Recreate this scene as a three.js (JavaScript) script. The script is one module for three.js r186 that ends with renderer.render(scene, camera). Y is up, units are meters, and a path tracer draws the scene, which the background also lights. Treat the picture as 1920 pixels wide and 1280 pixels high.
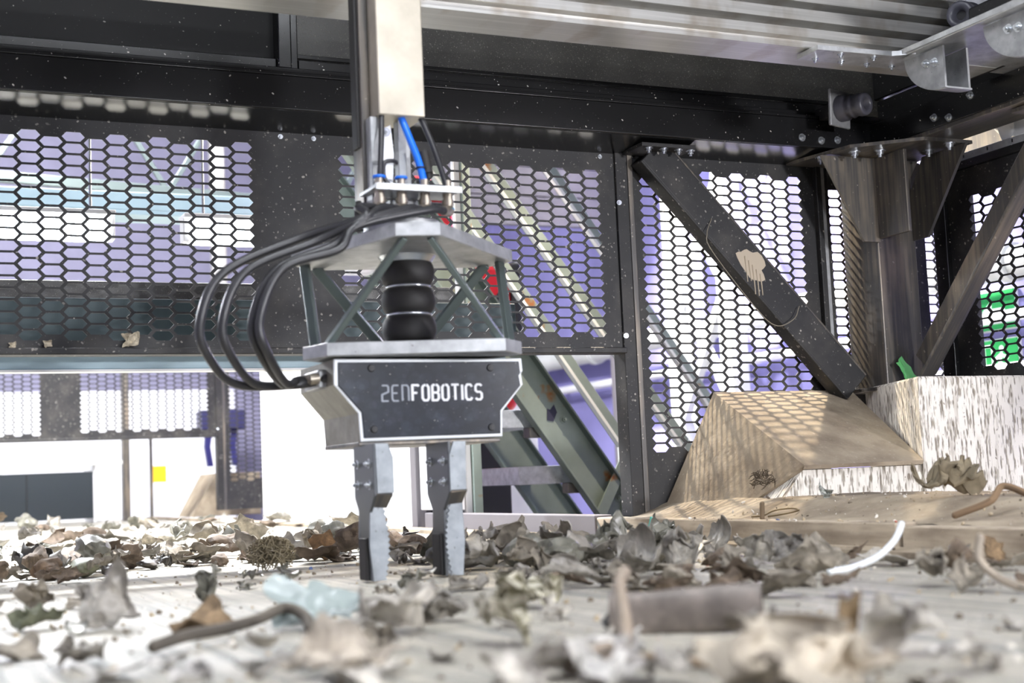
import * as THREE from 'three';
import { RoundedBoxGeometry } from 'three/addons/geometries/RoundedBoxGeometry.js';
import { mergeGeometries, toCreasedNormals, mergeVertices } from 'three/addons/utils/BufferGeometryUtils.js';
import { RectAreaLightUniformsLib } from 'three/addons/lights/RectAreaLightUniformsLib.js';

// ------------------------------------------------------------------ camera, exposure, lights
RectAreaLightUniformsLib.init();
const scene = new THREE.Scene();
scene.background = new THREE.Color(0x000000);
const camera = new THREE.PerspectiveCamera(27.66, 1.5, 0.05, 60);
{
  const yaw = 24.5 * Math.PI / 180, pitch = 5.6 * Math.PI / 180, roll = 2.5 * Math.PI / 180;
  const fw = new THREE.Vector3(Math.sin(yaw) * Math.cos(pitch), Math.sin(pitch), -Math.cos(yaw) * Math.cos(pitch));
  const r = new THREE.Vector3(Math.cos(yaw), 0, Math.sin(yaw));
  const u = new THREE.Vector3().crossVectors(r, fw);
  const c = Math.cos(roll), s = Math.sin(roll);
  const r2 = r.clone().multiplyScalar(c).addScaledVector(u, -s), u2 = u.clone().multiplyScalar(c).addScaledVector(r, s);
  camera.quaternion.setFromRotationMatrix(new THREE.Matrix4().makeBasis(r2, u2, fw.clone().negate()));
  camera.position.set(0, 0.187, 0);
  camera.focus = 3.85; camera.userData.fStop = 3.4;
}
const renderer = new THREE.WebGLRenderer({ antialias: true });
renderer.toneMapping = THREE.LinearToneMapping;
renderer.toneMappingExposure = 2.8;
renderer.shadowMap.enabled = true;
// large area lights: unseen ceiling panels placed to brighten the hall (their fittings are built further down, in hallLamp)
const UNSEEN_HALL_LAMPS = [[0.6, -5.2, 13], [3.6, -5.2, 15], [0.4, -8.6, 18], [-2.2, -1.0, 18], [4.0, 0.4, 18]];

// ------------------------------------------------------------------ helpers
const V = (x, y, z) => new THREE.Vector3(x, y, z);
const taken = {};
function numbered(n) { taken[n] = (taken[n] ?? -1) + 1; return taken[n] ? n + '_' + String(taken[n]).padStart(3, '0') : n; }
function rng(seed) { let a = seed >>> 0; return () => { a = (a + 0x6D2B79F5) >>> 0; let t = a; t = Math.imul(t ^ (t >>> 15), t | 1); t ^= t + Math.imul(t ^ (t >>> 7), t | 61); return ((t ^ (t >>> 14)) >>> 0) / 4294967296; }; }
function hash3(x, y, z) { let h = Math.imul(x, 374761393) ^ Math.imul(y, 668265263) ^ Math.imul(z, 2147483647 ^ 0x5bd1e995); h = Math.imul(h ^ (h >>> 13), 1274126177); return ((h ^ (h >>> 16)) >>> 0) / 4294967296; }
const sm = t => t * t * (3 - 2 * t);
function noise3(x, y, z) {
  const xi = Math.floor(x), yi = Math.floor(y), zi = Math.floor(z), u = sm(x - xi), v = sm(y - yi), w = sm(z - zi);
  const L = (a, b, t) => a + (b - a) * t, H = (i, j, k) => hash3(xi + i, yi + j, zi + k);
  return L(L(L(H(0, 0, 0), H(1, 0, 0), u), L(H(0, 1, 0), H(1, 1, 0), u), v), L(L(H(0, 0, 1), H(1, 0, 1), u), L(H(0, 1, 1), H(1, 1, 1), u), v), w) * 2 - 1;
}
// tiling value noise for textures, fx/fy cells per tile
function tnoise(u, v, fx, fy, seed) {
  const x = u * fx, y = v * fy, xi = Math.floor(x), yi = Math.floor(y), a = sm(x - xi), b = sm(y - yi);
  const H = (i, j) => hash3(((xi + i) % fx + fx) % fx, ((yi + j) % fy + fy) % fy, seed);
  return (H(0, 0) * (1 - a) + H(1, 0) * a) * (1 - b) + (H(0, 1) * (1 - a) + H(1, 1) * a) * b;
}
function fbm(u, v, fx, fy, oct, seed) { let s = 0, a = 0.5, t = 0; for (let i = 0; i < oct; i++) { s += a * tnoise(u, v, fx << i, fy << i, seed + i * 7); t += a; a *= 0.55; } return s / t; }
function tex(n, fn, srgb = true, rep = 1, repY = rep) {
  const d = new Uint8Array(n * n * 4);
  for (let j = 0; j < n; j++) for (let i = 0; i < n; i++) {
    const c = fn(i / n, j / n, i, j), k = (j * n + i) * 4;
    for (let q = 0; q < 3; q++) d[k + q] = Math.max(0, Math.min(255, c[q]));
    d[k + 3] = 255;
  }
  const t = new THREE.DataTexture(d, n, n); t.wrapS = t.wrapT = THREE.RepeatWrapping; t.magFilter = THREE.LinearFilter; t.minFilter = THREE.LinearMipmapLinearFilter; t.generateMipmaps = true;
  if (srgb) t.colorSpace = THREE.SRGBColorSpace; t.repeat.set(rep, repY); t.needsUpdate = true; return t;
}
const mix = (a, b, t) => a.map((x, i) => x + (b[i] - x) * t);
const cl = (x, a = 0, b = 1) => Math.max(a, Math.min(b, x));
function specks(n, count, seed, rmin, rmax) { // mask of irregular dust specks
  const m = new Float32Array(n * n), R = rng(seed);
  for (let k = 0; k < count; k++) {
    const cx = R() * n, cy = R() * n, r = rmin + (rmax - rmin) * R() ** 4, e = 0.5 + R() * 1.3, a = R() * 3.14, g = 0.35 + 0.65 * R();
    for (let y = -Math.ceil(r * 2); y <= r * 2; y++) for (let x = -Math.ceil(r * 2); x <= r * 2; x++) {
      const p = (x * Math.cos(a) + y * Math.sin(a)) / r, q = (-x * Math.sin(a) + y * Math.cos(a)) / (r * e);
      if (p * p + q * q < 1) { const i = ((Math.floor(cy + y) + n) % n) * n + (Math.floor(cx + x) + n) % n; m[i] = Math.max(m[i], g); }
    }
  }
  return m;
}
// uv in metres from position, by the way each face points
function uvm(g) {
  g = g.index ? g.toNonIndexed() : g;
  const p = g.attributes.position, uv = new Float32Array(p.count * 2), a = V(), b = V(), c = V();
  for (let i = 0; i < p.count; i += 3) {
    a.fromBufferAttribute(p, i); b.fromBufferAttribute(p, i + 1); c.fromBufferAttribute(p, i + 2);
    const n = b.clone().sub(a).cross(c.clone().sub(a)), X = Math.abs(n.x), Y = Math.abs(n.y), Z = Math.abs(n.z);
    [a, b, c].forEach((q, k) => { const o = (i + k) * 2; if (X >= Y && X >= Z) { uv[o] = q.z; uv[o + 1] = q.y; } else if (Y >= Z) { uv[o] = q.x; uv[o + 1] = q.z; } else { uv[o] = q.x; uv[o + 1] = q.y; } });
  }
  g.setAttribute('uv', new THREE.BufferAttribute(uv, 2));
  return g;
}
function join(gs) { return mergeGeometries(gs.map(g => { const q = g.index ? g.toNonIndexed() : g; for (const k of Object.keys(q.attributes)) if (!['position', 'normal', 'uv'].includes(k)) q.deleteAttribute(k); return q; })); }
function obj(name, g, m, parent = scene, keepUV = false) {
  let geo = Array.isArray(g) ? join(g) : g;
  if (!keepUV) geo = uvm(geo);
  const o = new THREE.Mesh(geo, m); o.castShadow = o.receiveShadow = true;
  o.name = parent === scene ? numbered(name) : name; parent.add(o); return o;
}
function tag(o, label, category, group) { o.userData.label = label; o.userData.category = category; if (group) o.userData.group = group; return o; }
function thing(name, label, category, pos = [0, 0, 0], group) { const o = new THREE.Group(); o.name = numbered(name); o.position.set(...pos); scene.add(o); return tag(o, label, category, group); }
function struct(name, g, m) { const o = obj(name, g, m); o.userData.kind = 'structure'; return o; }
const box = (x0, x1, y0, y1, z0, z1) => new THREE.BoxGeometry(Math.abs(x1 - x0), Math.abs(y1 - y0), Math.abs(z1 - z0)).translate((x0 + x1) / 2, (y0 + y1) / 2, (z0 + z1) / 2);
const rbox = (x0, x1, y0, y1, z0, z1, r = 0.003) => new RoundedBoxGeometry(Math.abs(x1 - x0), Math.abs(y1 - y0), Math.abs(z1 - z0), 1, r).translate((x0 + x1) / 2, (y0 + y1) / 2, (z0 + z1) / 2);
function basisTo(a, b, hint = V(0, 1, 0)) { // matrix: local z along a->b, local y near hint
  const z = b.clone().sub(a).normalize(), x = hint.clone().cross(z).normalize(), y = z.clone().cross(x);
  return new THREE.Matrix4().makeBasis(x, y, z).setPosition(a.clone().add(b).multiplyScalar(0.5));
}
function beam(a, b, w, h, hint, r = 0.004) { const g = new RoundedBoxGeometry(w, h, a.distanceTo(b), 1, Math.min(r, w / 3, h / 3)); return g.applyMatrix4(basisTo(a, b, hint)); }
function rod(a, b, r, r2 = r, seg = 14) { const g = new THREE.CylinderGeometry(r2, r, a.distanceTo(b), seg); g.rotateX(Math.PI / 2); return g.applyMatrix4(basisTo(a, b, Math.abs(b.clone().sub(a).normalize().y) > 0.95 ? V(1, 0, 0) : V(0, 1, 0))); }
function tube(pts, r, seg = 40, rad = 10) {
  const c = new THREE.CatmullRomCurve3(pts.map(p => V(...p)), false, 'catmullrom', 0.5);
  const g = new THREE.TubeGeometry(c, seg, r, rad, false), caps = [];
  for (const t of [0, 1]) { const s = new THREE.SphereGeometry(r, rad, 6); const p = c.getPoint(t); s.translate(p.x, p.y, p.z); caps.push(s); }
  return join([g, ...caps]);
}
function poly(pts, depth, bevel = 0) { // extruded outline in x,y, from z=0 to z=depth
  const s = new THREE.Shape(pts.map(p => new THREE.Vector2(...p)));
  return new THREE.ExtrudeGeometry(s, { depth: depth - 2 * bevel, bevelEnabled: bevel > 0, bevelSize: bevel, bevelThickness: bevel, bevelSegments: 1, bevelOffset: -bevel }).translate(0, 0, bevel);
}
function bolt(parent, p, dir, r = 0.009, m = M.zinc) { // hexagonal head on a washer
  const d = V(...dir).normalize(), a = V(...p);
  const g = [rod(a, a.clone().addScaledVector(d, r * 0.25), r * 1.5, r * 1.5, 14), rod(a.clone().addScaledVector(d, r * 0.25), a.clone().addScaledVector(d, r * 1.1), r, r, 6), rod(a.clone().addScaledVector(d, r * 1.1), a.clone().addScaledVector(d, r * 1.8), r * 0.5, r * 0.5, 8)];
  return obj('bolt', g, m, parent);
}

// ------------------------------------------------------------------ materials
const S1 = specks(512, 340, 5, 0.4, 2.3), S2 = specks(512, 1500, 9, 0.5, 2.6), S3 = specks(512, 9000, 3, 0.4, 1.4);
const tBlack = tex(512, (u, v, i, j) => { const b = 17 + 10 * fbm(u, v, 6, 6, 4, 2), s = S1[j * 512 + i]; return mix([b, b, b + 1], [205, 200, 190], s); }, true, 2);
const tBlackDirty = tex(512, (u, v, i, j) => { const f = fbm(u, v, 8, 8, 5, 12), d = cl((f - 0.42) * 3), s = S2[j * 512 + i]; return mix(mix([25, 25, 26], [74, 70, 64], d * 0.55), [190, 184, 172], s * 0.8); }, true, 1.6);
const tHood = tex(512, (u, v, i, j) => { const g = S3[j * 512 + i], f = fbm(u, v, 4, 4, 4, 40); return mix([74 + 26 * f, 73 + 26 * f, 70 + 25 * f], [190, 186, 176], g * 0.8); }, true, 2.2);
const tHoodB = tex(512, (u, v, i, j) => { const g = S3[j * 512 + i] * 160 + 60 * fbm(u, v, 32, 32, 2, 4); return [g, g, g]; }, false, 2.2);
const tSteelDirty = tex(512, (u, v, i, j) => { const f = fbm(u, v, 5, 3, 5, 22), st = fbm(u, v, 60, 3, 3, 31), d = cl((f * 0.6 + st * 0.5 - 0.45) * 3); return mix(mix([84, 82, 80], [132, 122, 108], d), [196, 186, 170], S1[j * 512 + i] * 0.7); }, true, 1.7);
const tConcrete = tex(512, (u, v, i, j) => { const st = fbm(u, v, 70, 9, 3, 51), f = fbm(u, v, 6, 5, 4, 52); const st2 = fbm(u, v, 120, 22, 3, 57), d = cl((st2 - 0.54) * 5) * 0.8 + cl((st - 0.6) * 4) * 0.4 + cl((f - 0.58) * 3) * 0.4; return mix(mix([228, 223, 212], [134, 125, 110], cl(d)), [96, 84, 70], S1[j * 512 + i] * 0.6); }, true, 1.6);
const tConcreteB = tex(512, (u, v) => { const st = fbm(u, v, 120, 22, 3, 57); const g = 255 * (1 - cl((st - 0.54) * 5)); return [g, g, g]; }, false, 1.6);
const tBelt = tex(1024, (u, v, i, j) => { const st = fbm(u, v, 90, 2, 4, 61), w = fbm(u, v, 7, 5, 5, 63), f = fbm(u, v, 60, 60, 3, 66); return mix(mix([178, 173, 159], [126, 126, 119], cl((st - 0.45) * 4) * 0.8), [148, 143, 130], cl((w - 0.4) * 3) * 0.7).map(c => c * (0.9 + 0.2 * f)); }, true, 1);
const tBeltR = tex(512, (u, v) => { const st = fbm(u, v, 90, 2, 4, 61), w = fbm(u, v, 7, 5, 5, 63); const g = 255 * cl(0.32 + 0.45 * w + 0.35 * st); return [g, g, g]; }, false, 1);
const tDust = tex(512, (u, v, i, j) => { const f = fbm(u, v, 7, 7, 6, 71); return mix(mix([164, 151, 130], [124, 111, 94], cl((f - 0.35) * 2.2)), [202, 192, 176], S2[j * 512 + i] * 0.35); }, true, 1.5);
const tDustB = tex(512, (u, v) => { const g = 255 * fbm(u, v, 24, 24, 5, 75); return [g, g, g]; }, false, 1.5);
const tTimber = tex(512, (u, v, i, j) => { const st = fbm(u, v, 4, 40, 4, 81), f = fbm(u, v, 6, 6, 4, 83); return mix(mix([186, 172, 150], [134, 121, 104], cl((st * 0.6 + f * 0.5 - 0.4) * 2.6)), [80, 68, 56], S1[j * 512 + i] * 0.6); }, true, 1.5);
const tGalv = tex(512, (u, v, i, j) => { const f = fbm(u, v, 14, 14, 4, 91), g = fbm(u, v, 4, 4, 4, 93), b = 150 + 60 * f + 24 * g; return mix([b, b + 2, b + 3], [70, 64, 56], S1[j * 512 + i] * 0.5 + cl((g - 0.6) * 2) * 0.3); }, true, 3);
const tAlu = tex(512, (u, v, i, j) => { const st = fbm(u, v, 2, 120, 3, 101), f = fbm(u, v, 8, 4, 4, 103), b = 176 + 34 * st; return mix([b, b - 1, b - 6], [128, 112, 92], cl((f - 0.52) * 3) * 0.45); }, true, 2);
const tGreen = tex(512, (u, v, i, j) => { const f = fbm(u, v, 6, 6, 5, 111), r = cl((fbm(u, v, 9, 9, 4, 115) - 0.68) * 9); return mix(mix([140, 152, 145], [104, 115, 108], f), [138, 84, 40], r); }, true, 1.3);
const tPaint = tex(256, (u, v) => { const f = fbm(u, v, 6, 6, 4, 121), b = 226 + 24 * f; return [b, b, b]; }, true, 1);
const tPaper = tex(256, (u, v) => { const f = fbm(u, v, 5, 5, 5, 131), g = fbm(u, v, 40, 40, 2, 133), b = 120 + 130 * cl(f * 1.3 - 0.1) + 14 * g; return [b, b * 0.985, b * 0.96]; }, true, 1);
const tPaper2 = tex(256, (u, v) => { const f = fbm(u, v, 4, 4, 5, 151), b = 205 + 70 * (f - 0.35); return [b, b * 0.985, b * 0.95]; }, true, 3);
const tPrint = tex(256, (u, v) => { const f = fbm(u, v, 4, 4, 4, 141), s = Math.sin(u * 50 + f * 6) > 0.2 ? 1 : 0; return mix([196, 190, 170], [104, 100, 74], s * 0.8).map(c => c * (0.75 + 0.4 * f)); }, true, 1);

const std = (o) => new THREE.MeshStandardMaterial(o);
const M = {
  black: std({ map: tBlack, roughness: 0.24, metalness: 0 }),
  gloss: new THREE.MeshPhysicalMaterial({ color: 0x0b0c0d, roughness: 0.2, ior: 2.33 }),
  blackDirty: std({ map: tBlackDirty, roughness: 0.55, bumpMap: tDustB, bumpScale: 0.0006 }),
  hood: std({ map: tHood, roughness: 0.34, bumpMap: tHoodB, bumpScale: 0.0009 }),
  steelDirty: std({ map: tSteelDirty, roughness: 0.38, metalness: 0.45 }),
  concrete: std({ map: tConcrete, roughness: 0.9, bumpMap: tConcreteB, bumpScale: 0.004 }),
  belt: std({ map: tBelt, roughnessMap: tBeltR, roughness: 0.72 }),
  dust: std({ map: tDust, roughness: 0.95, bumpMap: tDustB, bumpScale: 0.004 }),
  timber: std({ map: tTimber, roughness: 0.92, bumpMap: tDustB, bumpScale: 0.002 }),
  galv: std({ map: tGalv, roughness: 0.38, metalness: 0.75 }),
  galvMatte: std({ color: 0xdedede, map: tGalv, roughness: 0.45, metalness: 0.5 }),
  alu: std({ map: tAlu, roughness: 0.36, metalness: 0.7 }),
  zinc: std({ color: 0xc8ccd0, roughness: 0.25, metalness: 0.9 }),
  brass: std({ color: 0xb4ab9c, roughness: 0.35, metalness: 0.8 }),
  greenSteel: std({ map: tGreen, roughness: 0.5, metalness: 0.15 }),
  fingerSteel: std({ color: 0x55585a, roughness: 0.28, metalness: 0.6 }),
  blade: std({ color: 0xb4b9bd, map: tGalv, roughness: 0.5, metalness: 0.45 }),
  strut: std({ color: 0x66716f, roughness: 0.32, metalness: 0.6 }),
  rubber: std({ color: 0x1d1b1a, roughness: 0.62 }),
  hose: std({ color: 0x2b2b2d, roughness: 0.34 }),
  rubberGrey: std({ color: 0x4a4a52, roughness: 0.35 }),
  plastic: std({ color: 0x1769d8, roughness: 0.35 }),
  plasticTeal: std({ color: 0x1f8fc4, roughness: 0.35 }),
  paleBlue: std({ color: 0xa9c3cd, map: tPaint, roughness: 0.45 }),
  white: std({ color: 0xf0f1f2, map: tPaint, roughness: 0.5 }),
  whiteSteel: std({ color: 0xd9dcd8, map: tPaint, roughness: 0.55 }),
  lavender: std({ color: 0x918dc6, map: tPaint, roughness: 0.6 }),
  wallWhite: std({ color: 0xc3c1d2, map: tPaint, roughness: 0.8 }),
  greyPanel: std({ color: 0x6a666a, map: tPaint, roughness: 0.7 }),
  shutter: std({ color: 0x56535a, map: tPaint, roughness: 0.7 }),
  floorGrey: std({ color: 0x9a9894, map: tPaint, roughness: 0.85 }),
  red: std({ color: 0xd0121c, roughness: 0.35 }),
  blackPlain: std({ color: 0x131315, roughness: 0.5 }),
  tealDark: std({ color: 0x3a4a4e, map: tPaint, roughness: 0.45, metalness: 0.2 }),
  yellow: std({ color: 0xe6b21c, roughness: 0.5 }),
  cream: std({ color: 0xb9ac98, roughness: 0.8 }),
  leaf: std({ color: 0x4f9a58, roughness: 0.55 }),
};

// ------------------------------------------------------------------ the hall
struct('floor', box(-4.2, 5.2, -1.1, -1.0, -12.2, 3.2), M.floorGrey);
struct('ceiling', box(-4.2, 5.2, 4.6, 4.7, -12.2, 3.2), M.wallWhite);
struct('wall_right', box(5.0, 5.2, -1.0, 4.6, -12.2, 3.2), M.lavender);
struct('wall_left', box(-4.2, -4.0, -1.0, 4.6, -12.2, 3.2), M.wallWhite);
struct('wall_back', box(-4.0, 5.0, -1.0, 4.6, -12.2, -12.0), std({ color: 0x8f8da4, map: tPaint, roughness: 0.8 }));
struct('wall_front', box(-4.0, 5.0, -1.0, 4.6, 3.0, 3.2), M.wallWhite);
const glow = (c, i) => std({ color: 0xffffff, emissive: c, emissiveIntensity: i, roughness: 0.5 });
UNSEEN_HALL_LAMPS.forEach(([x, z, power]) => {  // panels out of view, placed to brighten the hall from above
  const t = thing('unseen_ceiling_lamp', 'unseen rectangular white lamp panel fixed under the hall ceiling', 'lamp', [x, 4.6, z], 'unseen lamp panels under the hall ceiling');
  obj('housing', rbox(-0.65, 0.65, -0.1, 0, -0.35, 0.35, 0.01), M.whiteSteel, t);
  obj('diffuser', box(-0.6, 0.6, -0.108, -0.1, -0.3, 0.3), glow(0xffffff, Math.min(power, 6)), t);
  const l = new THREE.RectAreaLight(0xf4f6ff, power, 1.2, 0.6); l.position.set(x, 4.485, z); l.rotation.x = -Math.PI / 2; scene.add(l);
});
function flood(name, label, at, to, w, h, power, color, cone) { // unseen LED flood light placed for its light: finned housing, glowing face, yoke
  const t = thing(name, label, 'flood light'), a = V(...at), b = V(...to), d = b.clone().sub(a).normalize();
  const m = new THREE.Matrix4().lookAt(b, a, V(0, 1, 0)).setPosition(a); // local +z towards the target
  obj('housing', new RoundedBoxGeometry(w + 0.05, h + 0.05, 0.06, 1, 0.01).translate(0, 0, -0.035).applyMatrix4(m), M.blackPlain, t);
  obj('lens', new THREE.BoxGeometry(w, h, 0.006).applyMatrix4(m), glow(color, Math.min(power, 12)), t);
  for (let i = 0; i < 5; i++) obj('fin', new THREE.BoxGeometry(0.004, h, 0.03).translate((i - 2) * w / 5, 0, -0.08).applyMatrix4(m), M.blackPlain, t);
  if (cone) { const sp = new THREE.SpotLight(color, power * w * h, 0, cone, 0.4, 2); sp.position.copy(a).addScaledVector(d, 0.02); sp.target.position.copy(b); sp.shadow.radius = 4; scene.add(sp, sp.target); return t; }
  const l = new THREE.RectAreaLight(color, power, w, h); l.position.copy(a).addScaledVector(d, 0.006); scene.add(l); l.lookAt(b); // shines along its local -z
  return t;
}

// ------------------------------------------------------------------ perforated panels
const CP = 0.0525, RP = 0.0291;
function hexPath(cx, cy, s = 1) { const w = 0.0275 * s, f = 0.0163 * s, h = 0.0119 * s; const p = new THREE.Path(); p.moveTo(cx - w, cy); p.lineTo(cx - f, cy - h); p.lineTo(cx + f, cy - h); p.lineTo(cx + w, cy); p.lineTo(cx + f, cy + h); p.lineTo(cx - f, cy + h); p.closePath(); return p; }
// outline rectangle, zones of holes [x0,x1,y0,y1]
function hexPanelGeo(x0, x1, y0, y1, zones, th = 0.003) {
  const s = new THREE.Shape(); s.moveTo(x0, y0); s.lineTo(x1, y0); s.lineTo(x1, y1); s.lineTo(x0, y1); s.closePath();
  for (const [a, b, c, d] of zones) {
    const n = Math.floor((b - a - 0.055) / CP + 1e-6), off = (b - a - 0.055 - n * CP) / 2;
    for (let i = 0; i <= n; i++) { const x = a + 0.0275 + off + i * CP; for (let y = d - 0.012 - (i % 2 ? RP / 2 : 0); y > c + 0.0119; y -= RP) s.holes.push(hexPath(x, y)); }
  }
  return new THREE.ExtrudeGeometry(s, { depth: th, bevelEnabled: false });
}
const gLeft = hexPanelGeo(-0.42, 1.945, 0.545, 1.119, [[-0.34, 0.878, 0.562, 1.084], [1.087, 1.913, 0.562, 1.066]]);
const gRight = hexPanelGeo(2.0, 2.652, 0.062, 1.119, [[2.003, 2.63, 0.235, 1.08]]);
const gStrip = hexPanelGeo(2.70, 3.32, 0.35, 1.119, [[2.715, 3.30, 0.38, 1.05]]);
function portalPanels(z, where, mat) {
  const p1 = thing('perforated_panel', `wide black perforated panel hanging across the belt ${where}`, 'panel', [0, 0, z]);
  obj('sheet', gLeft, mat, p1); obj('bottom_flange', rbox(-0.42, 1.945, 0.528, 0.545, -0.03, 0.03, 0.003), mat, p1);
  for (const x of [0.95, 1.04, 1.90]) bolt(p1, [x, 1.105, 0.004], [0, 0, 1], 0.0045);
  const p2 = thing('perforated_panel', `tall black perforated panel beside the belt ${where}`, 'panel', [0, 0, z]);
  obj('sheet', gRight, M.blackDirty, p2); obj('edge_flange', box(2.645, 2.652, 0.062, 1.125, -0.03, 0.0), M.blackDirty, p2);
  const post = thing('frame_post', `slim black steel post joining the perforated panels ${where}`, 'post', [0, 0, z]);
  obj('flange', rbox(1.945, 1.985, 0.062, 1.125, -0.055, 0.012, 0.003), mat, post);
  obj('angle', rbox(1.985, 2.003, 0.062, 1.125, -0.02, 0.012, 0.003), M.steelDirty, post);
  for (const y of [0.58, 0.97]) bolt(post, [1.952, y, 0.012], [-0.3, 0, 1], 0.005);
}
portalPanels(-3.5, 'right behind the gripper', M.blackDirty);
portalPanels(-8.9, 'of the far sorting cell', std({ map: tBlackDirty, roughness: 0.5 }));
{ // narrow panel between the right-hand post and the corner column
  const t = thing('perforated_panel', 'narrow perforated panel behind the corner column', 'panel', [0, 0, -3.52]);
  obj('sheet', gStrip, M.blackDirty, t);
  const p = thing('frame_post', 'black steel post with a bright slotted edge left of the corner column', 'post');
  obj('flange', rbox(2.652, 2.672, 0.40, 1.125, -3.55, -3.478, 0.003), M.blackDirty, p);
  obj('slotted_strip', rbox(2.672, 2.688, 0.40, 1.125, -3.55, -3.484, 0.002), M.galvMatte, p);
  obj('back_leg', rbox(2.688, 2.705, 0.40, 1.125, -3.55, -3.49, 0.002), M.blackDirty, p);
}
{ // side door with perforated sheet along the side wall of the cell
  const t = thing('perforated_door', 'perforated side door with a black frame under the shelf rail', 'door', [3.0, 0, 0]);
  const g = hexPanelGeo(-3.30, -1.4, 0.40, 1.075, [[-3.21, -1.5, 0.43, 0.975]]).rotateY(-Math.PI / 2); // x -> +z
  obj('sheet', g, std({ map: tBlackDirty, roughness: 0.5 }), t);
  obj('stile', rbox(-0.02, 0.03, 0.40, 1.09, -3.34, -3.285, 0.003), M.black, t);
  obj('rail', rbox(-0.02, 0.03, 1.06, 1.085, -3.30, -1.4, 0.003), M.black, t);
  const p = thing('frame_post', 'black steel post with a pale slotted strip beside the side door', 'post');
  obj('flange', rbox(2.955, 3.0, 0.40, 1.125, -3.47, -3.40, 0.003), M.blackDirty, p);
  obj('slotted_strip', rbox(2.94, 2.955, 0.40, 1.10, -3.47, -3.415, 0.002), M.galvMatte, p);
  const s = thing('shelf_rail', 'grey slotted steel rail on top of the perforated side door', 'rail');
  obj('rail', [rbox(2.985, 3.02, 1.085, 1.108, -3.25, -1.4, 0.002), rbox(3.0, 3.2, 1.085, 1.09, -3.25, -1.4, 0.002)], M.galvMatte, s);
  for (let i = 0; i < 6; i++) obj('slot', box(2.983, 2.986, 1.092, 1.102, -3.19 + i * 0.1, -3.186 + i * 0.1), M.blackPlain, s);
}

// ------------------------------------------------------------------ black steel structure of the cell
function crossbeam(z, label) {
  const t = thing('crossbeam', label, 'beam', [0, 0, z]);
  obj('web', rbox(-0.6, 2.905, 1.134, 1.222, 0.15, 0.165, 0.003), M.black, t);
  obj('underside_flange', poly([[0.0, 1.116], [0.15, 1.134], [0.15, 1.144], [0.0, 1.126]].map(([z, y]) => [-z, y]), 3.5).rotateY(Math.PI / 2).translate(-0.6, 0, 0), M.gloss, t);
  obj('top_flange', rbox(-0.6, 2.905, 1.222, 1.232, 0.0, 0.165, 0.002), M.black, t);
  obj('ledge', rbox(-0.6, 2.905, 1.232, 1.256, 0.06, 0.125, 0.003), M.black, t);
  return t;
}
const xb = crossbeam(-3.5, 'glossy black steel crossbeam above the gripper and perforated panels');
for (const [x, y] of [[2.50, 1.16], [2.57, 1.155], [2.63, 1.16]]) bolt(xb, [x, y, 0.166], [0, 0, 1], 0.008);
crossbeam(-8.9, 'dark steel crossbeam of the far sorting cell');
{
  const h = thing('hood_sheeting', 'speckled dark hood sheet above the crossbeam beside the arm', 'hood', [0, 0, -3.43]);
  obj('sheet', box(0.98, 2.9, 1.256, 2.1, -0.01, 0.0), M.hood, h);
  obj('bottom_angle', rbox(0.98, 2.757, 1.256, 1.29, 0.0, 0.02, 0.003), M.black, h);
  obj('seam', rbox(0.98, 2.757, 1.296, 1.308, 0.0, 0.008, 0.002), M.black, h);
  const h2 = thing('hood_sheeting', 'plain dark hood sheet above the crossbeam left of the black divider', 'hood', [0, 0, -3.43]);
  obj('sheet', box(-0.6, 0.92, 1.256, 2.1, -0.01, 0.0), std({ map: tBlack, roughness: 0.6 }), h2);
  obj('bottom_angle', rbox(-0.6, 0.92, 1.256, 1.285, 0.0, 0.03, 0.003), M.black, h2);
  const d = thing('hood_divider', 'black vertical divider bar between the two hood panels', 'bar', [0, 0, -3.43]);
  obj('bar', rbox(0.92, 0.955, 1.256, 2.1, -0.01, 0.05, 0.004), M.black, d); obj('flange', rbox(0.955, 0.98, 1.256, 2.1, -0.01, 0.018, 0.003), M.black, d);
  const h3 = thing('hood_sheeting', 'plain black hood sheet above the side beam', 'hood');
  obj('sheet', box(2.91, 2.92, 1.29, 2.1, -3.44, 0.3), M.black, h3); obj('edge_angle', rbox(2.88, 2.91, 1.42, 1.45, -3.42, 0.3, 0.003), M.black, h3);
  const sc = thing('dark_backing_sheet', 'dark brown backing sheet behind the white cloth on the rail', 'sheet');  // backing placed to darken the gap behind the cloth
  obj('sheet', box(3.19, 3.2, 1.091, 2.1, -3.5, -1.2), std({ map: tSteelDirty, roughness: 0.7 }), sc);
  const r = thing('unseen_cell_roof', 'unseen flat black roof sheet over the robot cell', 'roof');  // roof out of view, keeps hall light off the cell
  obj('sheet', box(-0.6, 3.21, 2.1, 2.12, -3.5, 0.3), M.blackPlain, r);
}
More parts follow.
